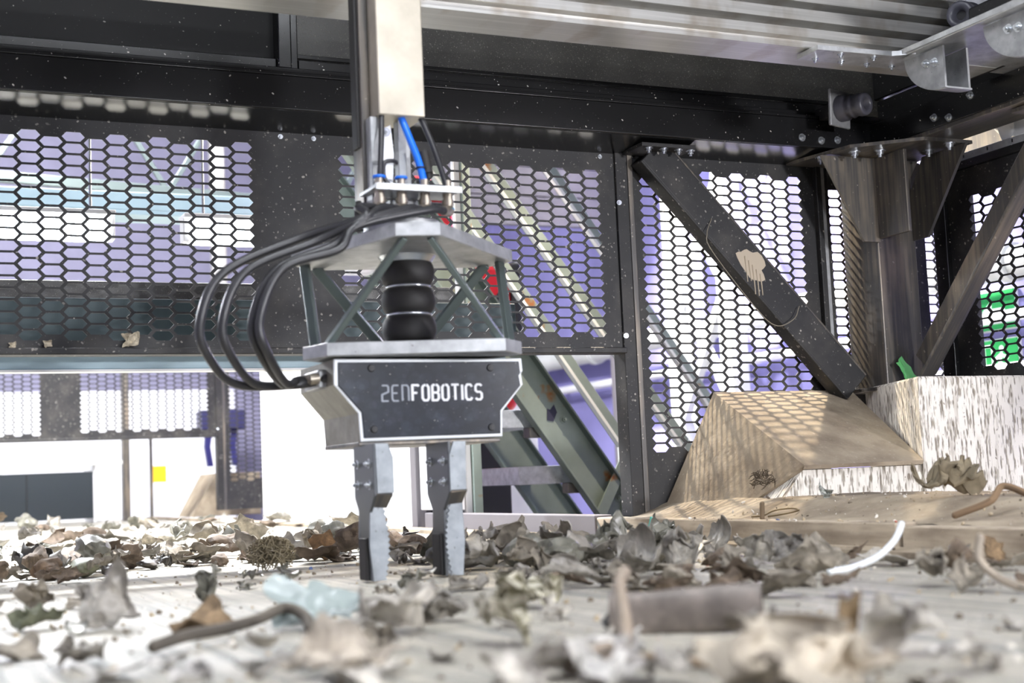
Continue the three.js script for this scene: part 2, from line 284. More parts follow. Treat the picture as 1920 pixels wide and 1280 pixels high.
{ // side beam running towards the camera
  const t = thing('side_beam', 'black steel side beam with a worn grey underside along the cell', 'beam');
  obj('web', rbox(2.757, 2.772, 1.135, 1.215, -3.335, -0.6, 0.003), M.black, t);
  obj('underside_flange', rbox(2.757, 2.905, 1.122, 1.135, -3.335, -0.6, 0.002), M.steelDirty, t);
  obj('top_rail', rbox(2.79, 2.86, 1.215, 1.29, -3.335, -0.6, 0.004), M.black, t);
  obj('upper_channel', rbox(2.80, 2.90, 1.30, 1.42, -3.36, -0.6, 0.004), M.black, t);
  obj('outer_web', rbox(2.89, 2.905, 1.135, 1.215, -3.335, -0.6, 0.003), M.black, t);
  for (const [z, y] of [[-3.05, 1.165], [-2.9, 1.19], [-2.99, 1.15]]) bolt(t, [2.757, y, z], [-1, 0, 0], 0.008);
  const cp = thing('corner_column', 'square steel corner column with triangular gussets and dried dirt', 'column');
  obj('tube', rbox(2.757, 2.905, 0.40, 1.115, -3.5, -3.335, 0.005), M.steelDirty, cp);
  obj('top_plate', poly([[2.55, -3.49], [2.94, -3.49], [2.94, -3.10], [2.76, -3.10], [2.60, -3.24]].map(([a, b]) => [a, -b]), 0.01).rotateX(-Math.PI / 2).translate(0, 1.112, 0), M.steelDirty, cp);
  obj('gusset', poly([[2.56, 1.108], [2.925, 1.108], [2.76, 0.85], [2.70, 0.85]], 0.01).translate(0, 0, -3.334), M.steelDirty, cp);
  obj('side_gusset', poly([[3.43, 0.86], [3.27, 0.86], [3.08, 1.108], [3.27, 1.108]], 0.01).rotateY(Math.PI / 2).translate(2.895, 0, 0), M.steelDirty, cp);
  obj('stiffener', rbox(2.756, 2.768, 0.86, 1.108, -3.324, -3.19, 0.002), M.steelDirty, cp);
  for (const [x, z] of [[2.585, -3.36], [2.64, -3.27], [2.71, -3.24]]) bolt(cp, [x, 1.111, z], [0, -1, 0], 0.012);
  for (const z of [-3.2, -3.11]) bolt(cp, [2.86, 1.111, z], [0, -1, 0], 0.012);
  // feet of the column in the concrete: weld plate
  obj('base_plate', rbox(2.73, 2.93, 0.40, 0.412, -3.52, -3.31, 0.003), M.steelDirty, cp);
}
{ // diagonal braces
  const a = V(2.035, 1.12, -3.43), b = V(2.70, 0.415, -3.41), d = thing('diagonal_brace', 'dirty black diagonal brace with a dried splash in front of the perforated panel', 'brace');
  obj('channel_web', beam(a, b, 0.10, 0.012, V(0, 0, 1)), M.blackDirty, d);
  const side = b.clone().sub(a).normalize().cross(V(0, 0, 1)); // across the brace, in its plane
  obj('flange', beam(a.clone().addScaledVector(side, 0.05).add(V(0, 0, -0.025)), b.clone().addScaledVector(side, 0.05).add(V(0, 0, -0.025)), 0.012, 0.06, V(0, 0, 1)), M.blackDirty, d);
  obj('flange', beam(a.clone().addScaledVector(side, -0.05).add(V(0, 0, -0.025)), b.clone().addScaledVector(side, -0.05).add(V(0, 0, -0.025)), 0.012, 0.06, V(0, 0, 1)), M.steelDirty, d);
  obj('head_plate', rbox(1.97, 2.15, 1.112, 1.124, -3.49, -3.37, 0.002), M.blackDirty, d);
  for (const x of [2.0, 2.05, 2.10, 2.14]) bolt(d, [x, 1.112, -3.385], [0, -1, 0], 0.009);
  // the dried mortar splash: an irregular thin crust with runs
  const R = rng(77), dir = b.clone().sub(a).normalize(), up = side.clone();
  const o = a.clone().lerp(b, 0.47).add(V(0, 0, 0.0065));
  const ring = []; for (let i = 0; i < 26; i++) { const t = i / 26 * Math.PI * 2; const r = 1 + 0.35 * noise3(Math.cos(t) * 2, Math.sin(t) * 2, 3); ring.push([Math.cos(t) * 0.062 * r, Math.sin(t) * 0.036 * r]); }
  const toW = new THREE.Matrix4().makeBasis(dir, up, dir.clone().cross(up)).setPosition(o);
  const runs = []; for (let i = 0; i < 5; i++) { const x = -0.03 + i * 0.018, l = 0.03 + 0.04 * R(); const s = o.clone().addScaledVector(dir, x); runs.push(rod(s.clone().add(V(0, 0, 0.001)), s.clone().add(V(0.004, -0.03 - l, 0.001)), 0.0028, 0.0015, 6)); }
  const crust = poly(ring, 0.003).applyMatrix4(toW);
  obj('mortar_splash', [crust, ...runs], M.cream, d).userData.label = 'dried beige mortar splash';
  const e = thing('diagonal_brace', 'worn brown diagonal brace leaning beside the perforated side door', 'brace');
  const p = V(2.86, 0.47, -3.28), q = V(2.86, 1.115, -2.68);
  obj('channel_web', beam(p, q, 0.012, 0.10, V(0, 1, 0)), M.steelDirty, e);
  obj('flange', beam(p.clone().add(V(-0.03, -0.035, 0.035)), q.clone().add(V(-0.03, -0.035, 0.035)), 0.05, 0.012, V(0, 1, 0)), M.steelDirty, e);
  obj('head_plate', rbox(2.78, 2.90, 1.108, 1.12, -2.78, -2.62, 0.002), M.steelDirty, e);
}

// ------------------------------------------------------------------ gantry and the fittings at its end
{
  const g = thing('gantry_beam', 'wide grooved aluminium gantry beam carrying the robot arm', 'beam', [0, 0, -2.75]);
  const prof = [[0, 1.215], [0.012, 1.215], [0.012, 1.232], [0.03, 1.236], [0.03, 1.258], [-0.02, 1.26], [-0.02, 1.272], [0.034, 1.276], [0.034, 1.305], [-0.02, 1.307], [-0.02, 1.32], [0.034, 1.324], [0.034, 1.352], [-0.02, 1.354], [-0.02, 1.37], [0.034, 1.374], [0.034, 1.405], [-0.01, 1.407], [-0.01, 1.42], [0.034, 1.425], [0.034, 1.5], [-0.12, 1.5], [-0.12, 1.215]];
  obj('profile', poly(prof.map(([z, y]) => [z, y]), 3.3).rotateY(Math.PI / 2).scale(1, 1, -1).translate(-0.6, 0, 0), M.alu, g); fixWinding(g.children[0]);
  obj('wear_strip', rbox(-0.6, 2.5, 1.434, 1.47, 0.034, 0.042, 0.002), M.galvMatte, g);
  obj('end_cap', rbox(2.7, 2.712, 1.215, 1.5, -0.12, 0.034, 0.002), M.blackPlain, g);
}
function fixWinding(m) { // after a mirror: flip triangles and recompute normals
  const p = m.geometry.attributes.position, uv = m.geometry.attributes.uv;
  for (let i = 0; i < p.count; i += 3) for (const at of [p, uv]) { const n = at.itemSize; for (let k = 0; k < n; k++) { const q = at.array[(i + 1) * n + k]; at.array[(i + 1) * n + k] = at.array[(i + 2) * n + k]; at.array[(i + 2) * n + k] = q; } }
  m.geometry.computeVertexNormals();
}
{
  const t = thing('galvanised_bracket', 'galvanised angle bracket bolted under the end of the gantry beam', 'bracket');
  obj('foot', poly([[2.09, 2.785], [2.09, 2.70], [2.31, 2.69], [2.36, 2.66], [2.45, 2.785]].map(([x, z]) => [x, z]), 0.012).rotateX(-Math.PI / 2).translate(0, 1.2, 0), M.galv, t);
  obj('arm', poly([[2.33, 2.72], [2.345, 2.1], [2.44, 2.1], [2.455, 2.76]], 0.012).rotateX(-Math.PI / 2).translate(0, 1.203, 0), M.galv, t);
  obj('lip', rbox(2.34, 2.352, 1.2, 1.219, -2.7, -2.1, 0.002), M.galv, t);
  for (const [x, z] of [[2.13, -2.765], [2.21, -2.765], [2.29, -2.765], [2.17, -2.715], [2.27, -2.712], [2.37, -2.765]]) bolt(t, [x, 1.2, z], [0, -1, 0], 0.006);
  const tie = thing('rail_carriage', 'galvanised carriage plate joining the gantry bracket and side beam', 'plate');
  obj('plate', rbox(2.44, 2.80, 1.216, 1.228, -2.78, -2.1, 0.002), M.galv, tie);
  obj('block', rbox(2.5, 2.76, 1.228, 1.32, -2.62, -2.3, 0.01), M.blackDirty, tie);
  function guard(zc, lab) { // half-round bumper guard hanging below the carriage
    const u = thing('bumper_guard', lab, 'guard', [2.42, 1.2, zc]);
    const pts = [[-0.06, 0]]; for (let i = 0; i <= 14; i++) { const a = Math.PI + i / 14 * Math.PI * 0.5; pts.push([0.08 + Math.cos(a) * 0.14, Math.sin(a) * 0.105]); } pts.push([0.08, -0.105]); pts.push([0.08, 0]);
    obj('cheek', poly(pts.map(([x, y]) => [x, y]), 0.006).rotateY(-Math.PI / 2).translate(-0.04, 0, 0), M.galvMatte, u);
    obj('cheek', poly(pts, 0.006).rotateY(-Math.PI / 2).translate(0.035, 0, 0), M.galvMatte, u);
    const arc = []; for (let i = 0; i <= 12; i++) { const a = Math.PI + i / 12 * Math.PI / 2; arc.push(V(0, Math.sin(a) * 0.104, 0.08 + Math.cos(a) * 0.139)); }
    const bands = []; for (let i = 0; i < 12; i++) bands.push(beam(arc[i], arc[i + 1], 0.08, 0.005, V(0, 1, 0.01), 0.001)); obj('curved_band', bands, M.galv, u);
    for (const [y, z] of [[-0.03, 0.02], [-0.035, 0.05]]) bolt(u, [-0.046, y, z], [-1, 0, 0], 0.008);
  }
  guard(-2.66, 'half-round galvanised guard hanging at the bend of the bracket');
  guard(-2.38, 'rounded brown-stained guard further along the galvanised bracket');
  function bumper(label, p, d, s) { // ribbed rubber buffer on a flange plate
    const u = thing('rubber_bumper', label, 'bumper'), a = V(...p), dir = V(...d).normalize();
    const prof = [[0.012, 0.07], [0.016, 0.088], [0.03, 0.09], [0.034, 0.082], [0.035, 0.068], [0.031, 0.06], [0.033, 0.05], [0.036, 0.044], [0.031, 0.036], [0.034, 0.028], [0.04, 0.02], [0.04, 0.0]].map(([r, y]) => new THREE.Vector2(r * s, y * s));
    const m = basisTo(a, a.clone().add(dir), Math.abs(dir.y) > 0.9 ? V(1, 0, 0) : V(0, 1, 0)); m.setPosition(a);
    const g = new THREE.LatheGeometry([new THREE.Vector2(0.001, 0.06 * s), ...prof], 28).rotateX(Math.PI / 2).applyMatrix4(m);
    obj('buffer', g, M.rubberGrey, u); obj('bore', rod(a.clone().addScaledVector(dir, 0.05 * s), a.clone().addScaledVector(dir, 0.0705 * s), 0.012 * s), M.blackPlain, u);
    obj('flange_plate', new RoundedBoxGeometry(0.10 * s, 0.11 * s, 0.01, 1, 0.004).translate(0, 0, -0.006).applyMatrix4(m), M.galvMatte, u);
    return u;
  }
  const b1 = bumper('grey ribbed rubber bumper at the end of the gantry beam', [2.585, 1.325, -2.70], [-0.85, -0.1, 0.5], 1.05);
  obj('support_arm', beam(V(2.60, 1.325, -2.705), V(2.79, 1.32, -2.70), 0.05, 0.02, V(0, 1, 0)), M.blackDirty, b1);
  const b2 = bumper('grey ribbed rubber bumper in the corner above the black beam', [2.585, 1.232, -3.25], [0.3, -0.05, 0.95], 1.0);
  obj('support_arm', beam(V(2.58, 1.23, -3.25), V(2.60, 1.24, -3.36), 0.05, 0.04, V(0, 1, 0)), M.blackDirty, b2);
}

const ledgeY = (x, z) => 0.060 + 0.047 * sm(cl((x - 1.9) / 0.24)) * (z < -2.3 ? 1 : cl(1 - (z + 2.3) * 2)) - 0.02 * cl((x - 2.3) / 0.6);
// ------------------------------------------------------------------ conveyor, ledge, timber, concrete and deflector
{
  const c = thing('conveyor_belt', 'wide tan sorting belt covered with waste scraps', 'conveyor');
  obj('belt', box(-0.3, 1.775, -0.03, 0.0, -11.0, 0.8), M.belt, c);
  obj('slider_bed', box(-0.3, 1.775, -0.2, -0.032, -11.0, 0.8), M.tealDark, c);
  for (const z of [-10.5, -7, -3.5, 0.3]) for (const x of [-0.25, 1.7]) obj('leg', rbox(x - 0.05, x + 0.05, -1.0, -0.2, z - 0.05, z + 0.05, 0.004), M.tealDark, c);
  const prof = [[1.785, -0.2], [1.785, 0.012], [1.842, 0.016], [1.842, -0.2]];
  const w = thing('belt_edge_strip', 'dusty tan edge strip between the belt and timber boards', 'strip');
  obj('strip', poly(prof, 11.0).translate(0, 0, -10.6), M.dust, w);
  const b1 = thing('timber_board', 'long dusty timber board along the belt edge below the deflector', 'board');
  obj('board', rbox(1.843, 1.90, 0.0, 0.064, -3.52, -2.235, 0.004), M.timber, b1);
  const b2 = thing('timber_board', 'low timber board along the belt edge beside the foam clump', 'board');
  obj('board', rbox(1.848, 1.905, -0.02, 0.057, -2.225, -0.6, 0.004), M.timber, b2);
  const b3 = thing('side_rail', 'dark grey steel rail along the belt edge behind the perforated panel', 'rail');
  obj('rail', rbox(1.843, 1.90, -0.2, 0.07, -4.9, -3.53, 0.004), M.greyPanel, b3);
  const l = thing('dusty_ledge', 'dust-covered ledge between the timber boards and concrete block', 'ledge');
  const nx = 40, nz = 60, g = new THREE.PlaneGeometry(1, 1, nx, nz), p = g.attributes.position;
  for (let i = 0; i < p.count; i++) { const u = p.getX(i) + 0.5, v = p.getY(i) + 0.5, x = 1.90 + u * 1.2, z = -3.5 + v * 2.9; p.setXYZ(i, x, ledgeY(x, z) + 0.004 * noise3(x * 14, 0, z * 14) + 0.002 * noise3(x * 50, 3, z * 50) - (u === 0 ? 0.004 : 0), z); }
  g.scale(1, 1, 1); const gi = g.index.array; for (let i = 0; i < gi.length; i += 3) { const q = gi[i + 1]; gi[i + 1] = gi[i + 2]; gi[i + 2] = q; } g.computeVertexNormals();
  obj('dust_bed', g, M.dust, l); obj('shelf', box(1.90, 3.1, -0.2, 0.045, -3.5, -0.6), M.tealDark, l);
  for (const [x, z] of [[3.0, -3.4], [3.0, -0.8]]) obj('leg', rbox(x - 0.05, x + 0.05, -1, -0.2, z - 0.05, z + 0.05), M.tealDark, l);
}
{
  const t = thing('concrete_block', 'weathered white concrete block with streaked face beside the belt', 'block');
  // tall block
  obj('block', poly([[2.583, 3.0], [3.1, 3.0], [3.1, 3.47], [2.78, 3.47]], 0.365, 0.006).rotateX(-Math.PI / 2).translate(0, 0.05, 0), M.concrete, t);
  obj('low_curb', poly([[2.09, 0.06], [2.60, 0.06], [2.60, 0.174], [2.19, 0.174]], 0.10).translate(0, 0, -3.11), M.concrete, t);
  const d = thing('deflector', 'dust-caked folded steel deflector sloping down to the belt edge', 'deflector');
  const th = 0.012;
  const face = (pts, name) => { // thick flat face from a polygon in space
    const P = pts.map(q => V(...q)), n = P[1].clone().sub(P[0]).cross(P[2].clone().sub(P[0])).normalize().multiplyScalar(th), pos = [];
    const push = (a, b, c) => pos.push(...a.toArray(), ...b.toArray(), ...c.toArray()), Q = P.map(q => q.clone().sub(n));
    for (let i = 1; i < P.length - 1; i++) { push(P[0], P[i], P[i + 1]); push(Q[0], Q[i + 1], Q[i]); }
    for (let i = 0; i < P.length; i++) { const j = (i + 1) % P.length; push(P[i], Q[i], Q[j]); push(P[i], Q[j], P[j]); }
    const g = new THREE.BufferGeometry(); g.setAttribute('position', new THREE.Float32BufferAttribute(pos, 3)); g.computeVertexNormals(); g.setAttribute('uv', new THREE.Float32BufferAttribute(new Float32Array(pos.length / 3 * 2), 2));
    return obj(name, g, M.dust, d);
  };
  face([[2.236, 0.412, -3.485], [2.184, 0.186, -2.992], [2.578, 0.186, -2.992], [2.735, 0.412, -3.485]], 'sloping_plate');
  face([[2.236, 0.412, -3.485], [2.045, 0.075, -3.485], [2.103, 0.085, -3.148], [2.184, 0.186, -2.992]], 'end_plate');
}

// ------------------------------------------------------------------ the robot arm with its gripper
{
  const A = thing('robot_arm', 'picking robot arm with hoses, rubber bellows and a two-finger gripper', 'robot');
  const tubeG = rbox(0.894, 0.993, 0.915, 1.75, -2.65, -2.55, 0.004);
  obj('arm_tube', tubeG, std({ color: 0xdcd6ca, map: tPaper2, roughness: 0.4, metalness: 0.45 }), A);
  const rail = obj('guide_rail', rbox(0.874, 0.894, 0.74, 1.75, -2.66, -2.60, 0.003), M.steelDirty, A);
  obj('toothed_belt', rbox(0.868, 0.876, 0.86, 1.75, -2.645, -2.612, 0.002), M.rubber, rail);
  obj('carriage', rbox(0.86, 1.02, 1.24, 1.46, -2.72, -2.65, 0.006), M.galvMatte, A);
  // open part below the tube: inner bars and a plate
  const inner = obj('inner_frame', [rbox(0.882, 0.9, 0.70, 0.915, -2.60, -2.57, 0.002), rbox(0.945, 0.962, 0.74, 0.915, -2.61, -2.585, 0.002), rbox(0.966, 0.984, 0.74, 0.915, -2.64, -2.62, 0.002)], M.galvMatte, A);
  obj('white_plate', poly([[0.902, 0.77], [0.925, 0.765], [0.93, 0.84], [0.925, 0.9], [0.904, 0.89]], 0.004, 0.001).translate(0, 0, -2.575), M.white, inner);
  bolt(inner, [0.915, 0.885, -2.57], [0, 0, 1], 0.006);
  obj('blue_air_line', tube([[0.945, 0.93, -2.575], [0.955, 0.885, -2.56], [0.972, 0.83, -2.55], [0.98, 0.79, -2.545], [0.981, 0.765, -2.54]], 0.0075, 24), M.plastic, A).userData.label = 'bright blue air line';
  obj('air_line', tube([[0.985, 0.93, -2.57], [1.005, 0.86, -2.55], [1.02, 0.80, -2.54], [1.03, 0.765, -2.54]], 0.006, 20), M.hose, A);
  obj('air_line', tube([[0.905, 0.93, -2.565], [0.897, 0.86, -2.55], [0.889, 0.80, -2.54], [0.886, 0.765, -2.54]], 0.006, 20), M.hose, A);
  obj('air_line', tube([[0.918, 0.766, -2.55], [0.899, 0.785, -2.545], [0.9, 0.815, -2.545], [0.92, 0.822, -2.55], [0.93, 0.82, -2.56]], 0.0045, 24), M.hose, A);
  const sens = obj('pressure_sensor', [rod(V(0.993, 0.80, -2.55), V(0.987, 0.845, -2.555), 0.011), rod(V(0.995, 0.79, -2.55), V(0.993, 0.80, -2.55), 0.007)], M.rubber, A);
  obj('cable_tie', new THREE.TorusGeometry(0.0095, 0.0018, 6, 14).rotateX(Math.PI / 2).translate(0.978, 0.81, -2.548), M.blackPlain, sens);
  // fitting plate
  obj('fitting_plate', poly([[0.865, -2.60], [1.045, -2.60], [1.045, -2.50], [0.865, -2.50]].map(([x, z]) => [x, -z]), 0.006).rotateX(-Math.PI / 2).translate(0, 0.757, 0), M.galv, A);
  obj('plate_lip', rbox(0.865, 1.045, 0.752, 0.765, -2.502, -2.498, 0.001), M.galv, A);
  [0.886, 0.932, 0.981, 1.03].forEach((x, i) => {
    const f = obj('air_fitting', [rod(V(x, 0.763, -2.54), V(x, 0.785, -2.54), 0.008), rod(V(x, 0.728, -2.54), V(x, 0.757, -2.54), 0.010), rod(V(x, 0.735, -2.54), V(x, 0.745, -2.54), 0.013, 0.013, 6), new THREE.SphereGeometry(0.012, 12, 8).translate(x, 0.724, -2.538), rod(V(x, 0.724, -2.538), V(x - 0.02, 0.718, -2.515), 0.010)], M.brass, A);
    obj('release_collar', new THREE.TorusGeometry(0.0105, 0.003, 8, 16).rotateX(Math.PI / 2).translate(x, i < 2 ? 0.786 : 0.726, -2.54), i < 2 ? M.plastic : M.plasticTeal, f);
  });
  // flange stack below the plate
  obj('rotary_flange', [rod(V(0.965, 0.672, -2.62), V(0.965, 0.70, -2.62), 0.085, 0.085, 32), rod(V(0.965, 0.70, -2.62), V(0.965, 0.712, -2.62), 0.07, 0.07, 32), rbox(0.878, 0.905, 0.70, 0.76, -2.60, -2.56, 0.002), rbox(0.93, 0.99, 0.712, 0.757, -2.66, -2.60, 0.004)], M.galvMatte, A);
  obj('proximity_sensor', [rod(V(0.865, 0.69, -2.61), V(0.865, 0.735, -2.61), 0.009), rod(V(0.865, 0.735, -2.61), V(0.865, 0.75, -2.61), 0.006)], M.rubber, A);
  // octahedral truss: upper triangle (corner to the front) and lower triangle
  const cx = 0.975, cz = -2.64, rad = d => d * Math.PI / 180;
  const corner = (deg, R) => [cx + Math.cos(rad(deg)) * R, cz + Math.sin(rad(deg)) * R];
  function triPlate(degs, R, cut, y, th) { // triangle with cut corners; x,z outline
    const pts = []; degs.forEach(d => { const [x, z] = corner(d, R), a = rad(d); pts.push([x + Math.sin(a) * cut, z - Math.cos(a) * cut], [x - Math.sin(a) * cut, z + Math.cos(a) * cut]); });
    return poly(pts.map(([x, z]) => [x, -z]), th, 0.0015).rotateX(-Math.PI / 2).translate(0, y, 0);
  }
  const up = [105, 225, 345], lo = [45, 165, 285];
  obj('upper_plate', triPlate(up, 0.245, 0.042, 0.645, 0.026), M.galvMatte, A);
  obj('lower_plate', triPlate(lo, 0.225, 0.045, 0.432, 0.026), M.galvMatte, A);
  for (const L of lo) for (const dd of [60, -60]) {
    const U = L + dd, [lx, lz] = corner(L + Math.sign(dd) * 6, 0.21), [ux, uz] = corner(U - Math.sign(dd) * 6, 0.225);
    obj('strut', beam(V(lx, 0.456, lz), V(ux, 0.647, uz), 0.021, 0.012, V(lx - cx, 0.2, lz - cz), 0.002), M.strut, A);
  }
  const pts = [[0.02, 0.458], [0.058, 0.458], [0.058, 0.466], [0.044, 0.468]];
  for (let k = 0; k < 3; k++) { const y0 = 0.468 + k * 0.057; for (let i = 0; i <= 10; i++) { const a = -Math.PI / 2 + Math.PI * i / 10; pts.push([0.041 + 0.0145 * Math.cos(a), y0 + 0.0285 + 0.0265 * Math.sin(a)]); } }
  pts.push([0.04, 0.642], [0.02, 0.645]);
  const bl = obj('rubber_bellows', new THREE.LatheGeometry(pts.map(p => new THREE.Vector2(...p)), 40).translate(cx, 0, cz), M.rubber, A);
  for (const y of [0.525, 0.582]) {
    const r = obj('girdle_ring', new THREE.TorusGeometry(0.0435, 0.0035, 8, 40).rotateX(Math.PI / 2).translate(cx, y, cz), M.zinc, bl);
  }
  obj('bellows_base', rod(V(cx, 0.457, cz), V(cx, 0.467, cz), 0.062, 0.056, 40), M.zinc, A);
  obj('bellows_top', rod(V(cx, 0.632, cz), V(cx, 0.646, cz), 0.05, 0.06, 40), M.zinc, A);
  // gripper body
  const out = [[0.785, 0.427], [1.18, 0.427], [1.182, 0.402], [1.178, 0.396], [1.181, 0.374], [1.133, 0.32], [1.131, 0.27], [0.834, 0.268], [0.831, 0.322], [0.784, 0.378]];
  const body = obj('gripper_body', poly(out, 0.235, 0.004).translate(0, 0, -2.786), std({ color: 0xb4aea0, map: tGalv, roughness: 0.5, metalness: 0.4 }), A);
  obj('front_rim', poly(out, 0.006, 0.002).translate(0, 0, -2.553), std({ color: 0xe8ecee, roughness: 0.4 }), body);
  const ins = out.map(([x, y]) => [0.983 + (x - 0.983) * 0.965, 0.349 + (y - 0.349) * 0.92]);
  // navy face plate with the maker's lettering printed on it
  const cv = document.createElement('canvas'); cv.width = 1024; cv.height = 512; const c = cv.getContext('2d');
  c.fillStyle = '#161b24'; c.fillRect(0, 0, 1024, 512);
  const R = rng(12);
  for (let i = 0; i < 300; i++) { c.fillStyle = `rgba(120,130,150,${0.02 + 0.05 * R()})`; c.beginPath(); c.arc(R() * 1024, R() * 512, 8 + 30 * R(), 0, 7); c.fill(); }
  for (let i = 0; i < 330; i++) { c.fillStyle = `rgba(225,220,205,${0.25 + 0.6 * R()})`; c.beginPath(); c.arc(R() * 1024, R() * 512, 0.6 + 2.8 * R() ** 4, 0, 7); c.fill(); }
  // plate spans x .783-1.183 (0.4 m -> 1024 px), y .265-.43
  const PX = x => (x - 0.783) / 0.4 * 1024, PY = y => 512 - (y - 0.265) / 0.165 * 512;
  const x0 = PX(0.876), wTot = PX(1.092) - x0, ty = PY(0.377), hh = PY(0.343) - ty, lw = 12;
  c.lineJoin = 'round';
  const letters = 'ZENROBOTICS', cell = wTot / 10.35; let pen = x0;
  for (let i = 0; i < letters.length; i++) {
    const ch = letters[i], w = ch === 'I' ? 0 : cell - 20, L = pen + 6, Rr = L + w, T = ty + 6, B = ty + hh - 6, Mid = (T + B) / 2;
    c.strokeStyle = i < 3 ? '#8d9299' : '#e4e6e8'; c.lineWidth = i < 3 ? lw * 0.85 : lw * 1.1; c.beginPath();
    const P = (...q) => { c.moveTo(q[0], q[1]); for (let k = 2; k < q.length; k += 2) c.lineTo(q[k], q[k + 1]); };
    if (ch === 'Z') P(L, T, Rr - 6, T, Rr, T + 10, Rr, Mid - 8, L, Mid + 8, L, B, Rr, B);
    else if (ch === 'E') { P(Rr, T, L + 6, T, L, T + 12, L, B - 12, L + 6, B, Rr, B); P(L, Mid, Rr - 6, Mid); }
    else if (ch === 'N') P(L, B, L, T, Rr - 8, T, Rr, T + 14, Rr, B);
    else if (ch === 'R') { P(L, B, L, T, Rr - 4, T, Rr, T + 8); P(L, Mid, Rr - 8, Mid); }
    else if (ch === 'O') P(L + 8, T, Rr - 8, T, Rr, T + 14, Rr, B - 14, Rr - 8, B, L + 8, B, L, B - 14, L, T + 14, L + 8, T);
    else if (ch === 'B') { P(L, T, Rr - 8, T, Rr, T + 12, Rr, Mid - 10, Rr - 8, Mid, L, Mid); P(L, T, L, B, Rr - 8, B, Rr, B - 12, Rr, Mid + 10, Rr - 8, Mid); }
    else if (ch === 'T') { P(L - 4, T, Rr + 4, T); P((L + Rr) / 2, T, (L + Rr) / 2, B); }
    else if (ch === 'I') P(L + 2, T, L + 2, B);
    else if (ch === 'C') P(Rr, T + 14, Rr - 8, T, L + 8, T, L, T + 14, L, B - 14, L + 8, B, Rr - 8, B, Rr, B - 14);
    else if (ch === 'S') P(Rr, T + 10, Rr - 8, T, L + 8, T, L, T + 12, L, Mid - 10, L + 8, Mid, Rr - 8, Mid, Rr, Mid + 10, Rr, B - 12, Rr - 8, B, L + 8, B, L, B - 10);
    c.stroke(); pen += ch === 'I' ? 22 : cell;
  }
  c.fillStyle = '#161b24'; // stencil gaps of the lettering
  for (const k of [4.5, 5.45, 6.4]) c.fillRect(x0 + cell * k - 3, ty - 2, 4, 12);
  const ct = new THREE.CanvasTexture(cv); ct.colorSpace = THREE.SRGBColorSpace;
  const fg = poly(ins, 0.004, 0.001), fp = fg.attributes.position, fu = fg.attributes.uv;
  for (let i = 0; i < fp.count; i++) fu.setXY(i, (fp.getX(i) - 0.783) / 0.4, (fp.getY(i) - 0.265) / 0.165);
  fg.translate(0, 0, -2.5475);
  obj('face_plate', fg, new THREE.MeshPhysicalMaterial({ map: ct, roughness: 0.3, specularIntensity: 0.4 }), body, true).userData.label = 'dark navy face plate with grey and white lettering';
  for (const [x, y] of [[0.858, 0.409], [1.108, 0.408], [0.86, 0.291], [1.106, 0.289]]) obj('screw', [rod(V(x, y, -2.5436), V(x, y, -2.540), 0.0075, 0.006, 14), rod(V(x, y, -2.540), V(x, y, -2.5385), 0.003, 0.003, 6)], M.blackPlain, body);
  obj('bottom_plate', rbox(0.832, 1.13, 0.260, 0.268, -2.782, -2.556, 0.002), M.steelDirty, body);
  obj('hose_block', rbox(0.768, 0.80, 0.375, 0.412, -2.70, -2.60, 0.004), M.galvMatte, body);
  // hoses
  const hose = (a, bx, bz, i) => obj('hose', tube([a, [a[0] - 0.04, a[1] - 0.004, a[2] + 0.02], [0.83 - i * 0.005, 0.69 - i * 0.006, -2.47], [0.72 + (bx - 0.53) * 0.6, 0.655 - i * 0.01, bz], [bx + 0.045, 0.585, bz], [bx, 0.49, bz], [bx + 0.02, 0.43, bz - 0.02], [bx + 0.085, 0.385, -2.60], [0.735, 0.385 + i * 0.003, -2.63], [0.785, 0.395, -2.60 - i * 0.022]], 0.0085, 70, 10), M.hose, A);
  hose([0.866, 0.718, -2.515], 0.525, -2.52, 0); hose([0.912, 0.718, -2.515], 0.562, -2.50, 1); hose([0.961, 0.718, -2.515], 0.612, -2.48, 2); hose([1.01, 0.718, -2.515], 0.620, -2.46, 3);
  for (let i = 0; i < 4; i++) obj('hose_fitting', [rod(V(0.752, 0.393, -2.602 - i * 0.022), V(0.77, 0.395, -2.602 - i * 0.022), 0.011, 0.011, 6)], M.brass, A);
  // fingers
  function finger(X, inner) { // inner: +1 teeth towards +x, -1 towards -x
    const F = (name, g, m, par = A) => obj(name, g, m, par);
    const serr = []; const y0 = 0.145, y1 = 0.005, n = 13;
    const w = y => 0.017 + 0.006 * Math.sin((y - 0.02) * 30);
    for (let i = 0; i <= n; i++) { const y = y0 + (y1 - y0) * i / n, yy = y0 + (y1 - y0) * (i + 0.5) / n; serr.push([X + inner * w(y), y]); if (i < n) serr.push([X + inner * (w(yy) - 0.0045), yy]); }
    const low = [[X - inner * 0.016, 0.145], ...serr.slice(0).map(q => q), [X - inner * 0.013, 0.003], [X - inner * 0.019, 0.07]];
    const upg = [[X - inner * 0.012, 0.168], [X + inner * 0.022, 0.168], [X + inner * 0.022, 0.235], [X + inner * 0.012, 0.262], [X - inner * 0.014, 0.262]];
    const web = [[-2.49, 0.262], [-2.61, 0.262], [-2.61, 0.16], [-2.585, 0.13], [-2.59, 0.01], [-2.525, 0.004], [-2.525, 0.13], [-2.49, 0.165]];
    const wx = X - (inner > 0 ? 0.014 : 0.020);
    const f = F('finger', poly(web.map(([z, y]) => [-z, y]), 0.006, 0.001).rotateY(Math.PI / 2).translate(wx - 0.003, 0, 0), M.fingerSteel);
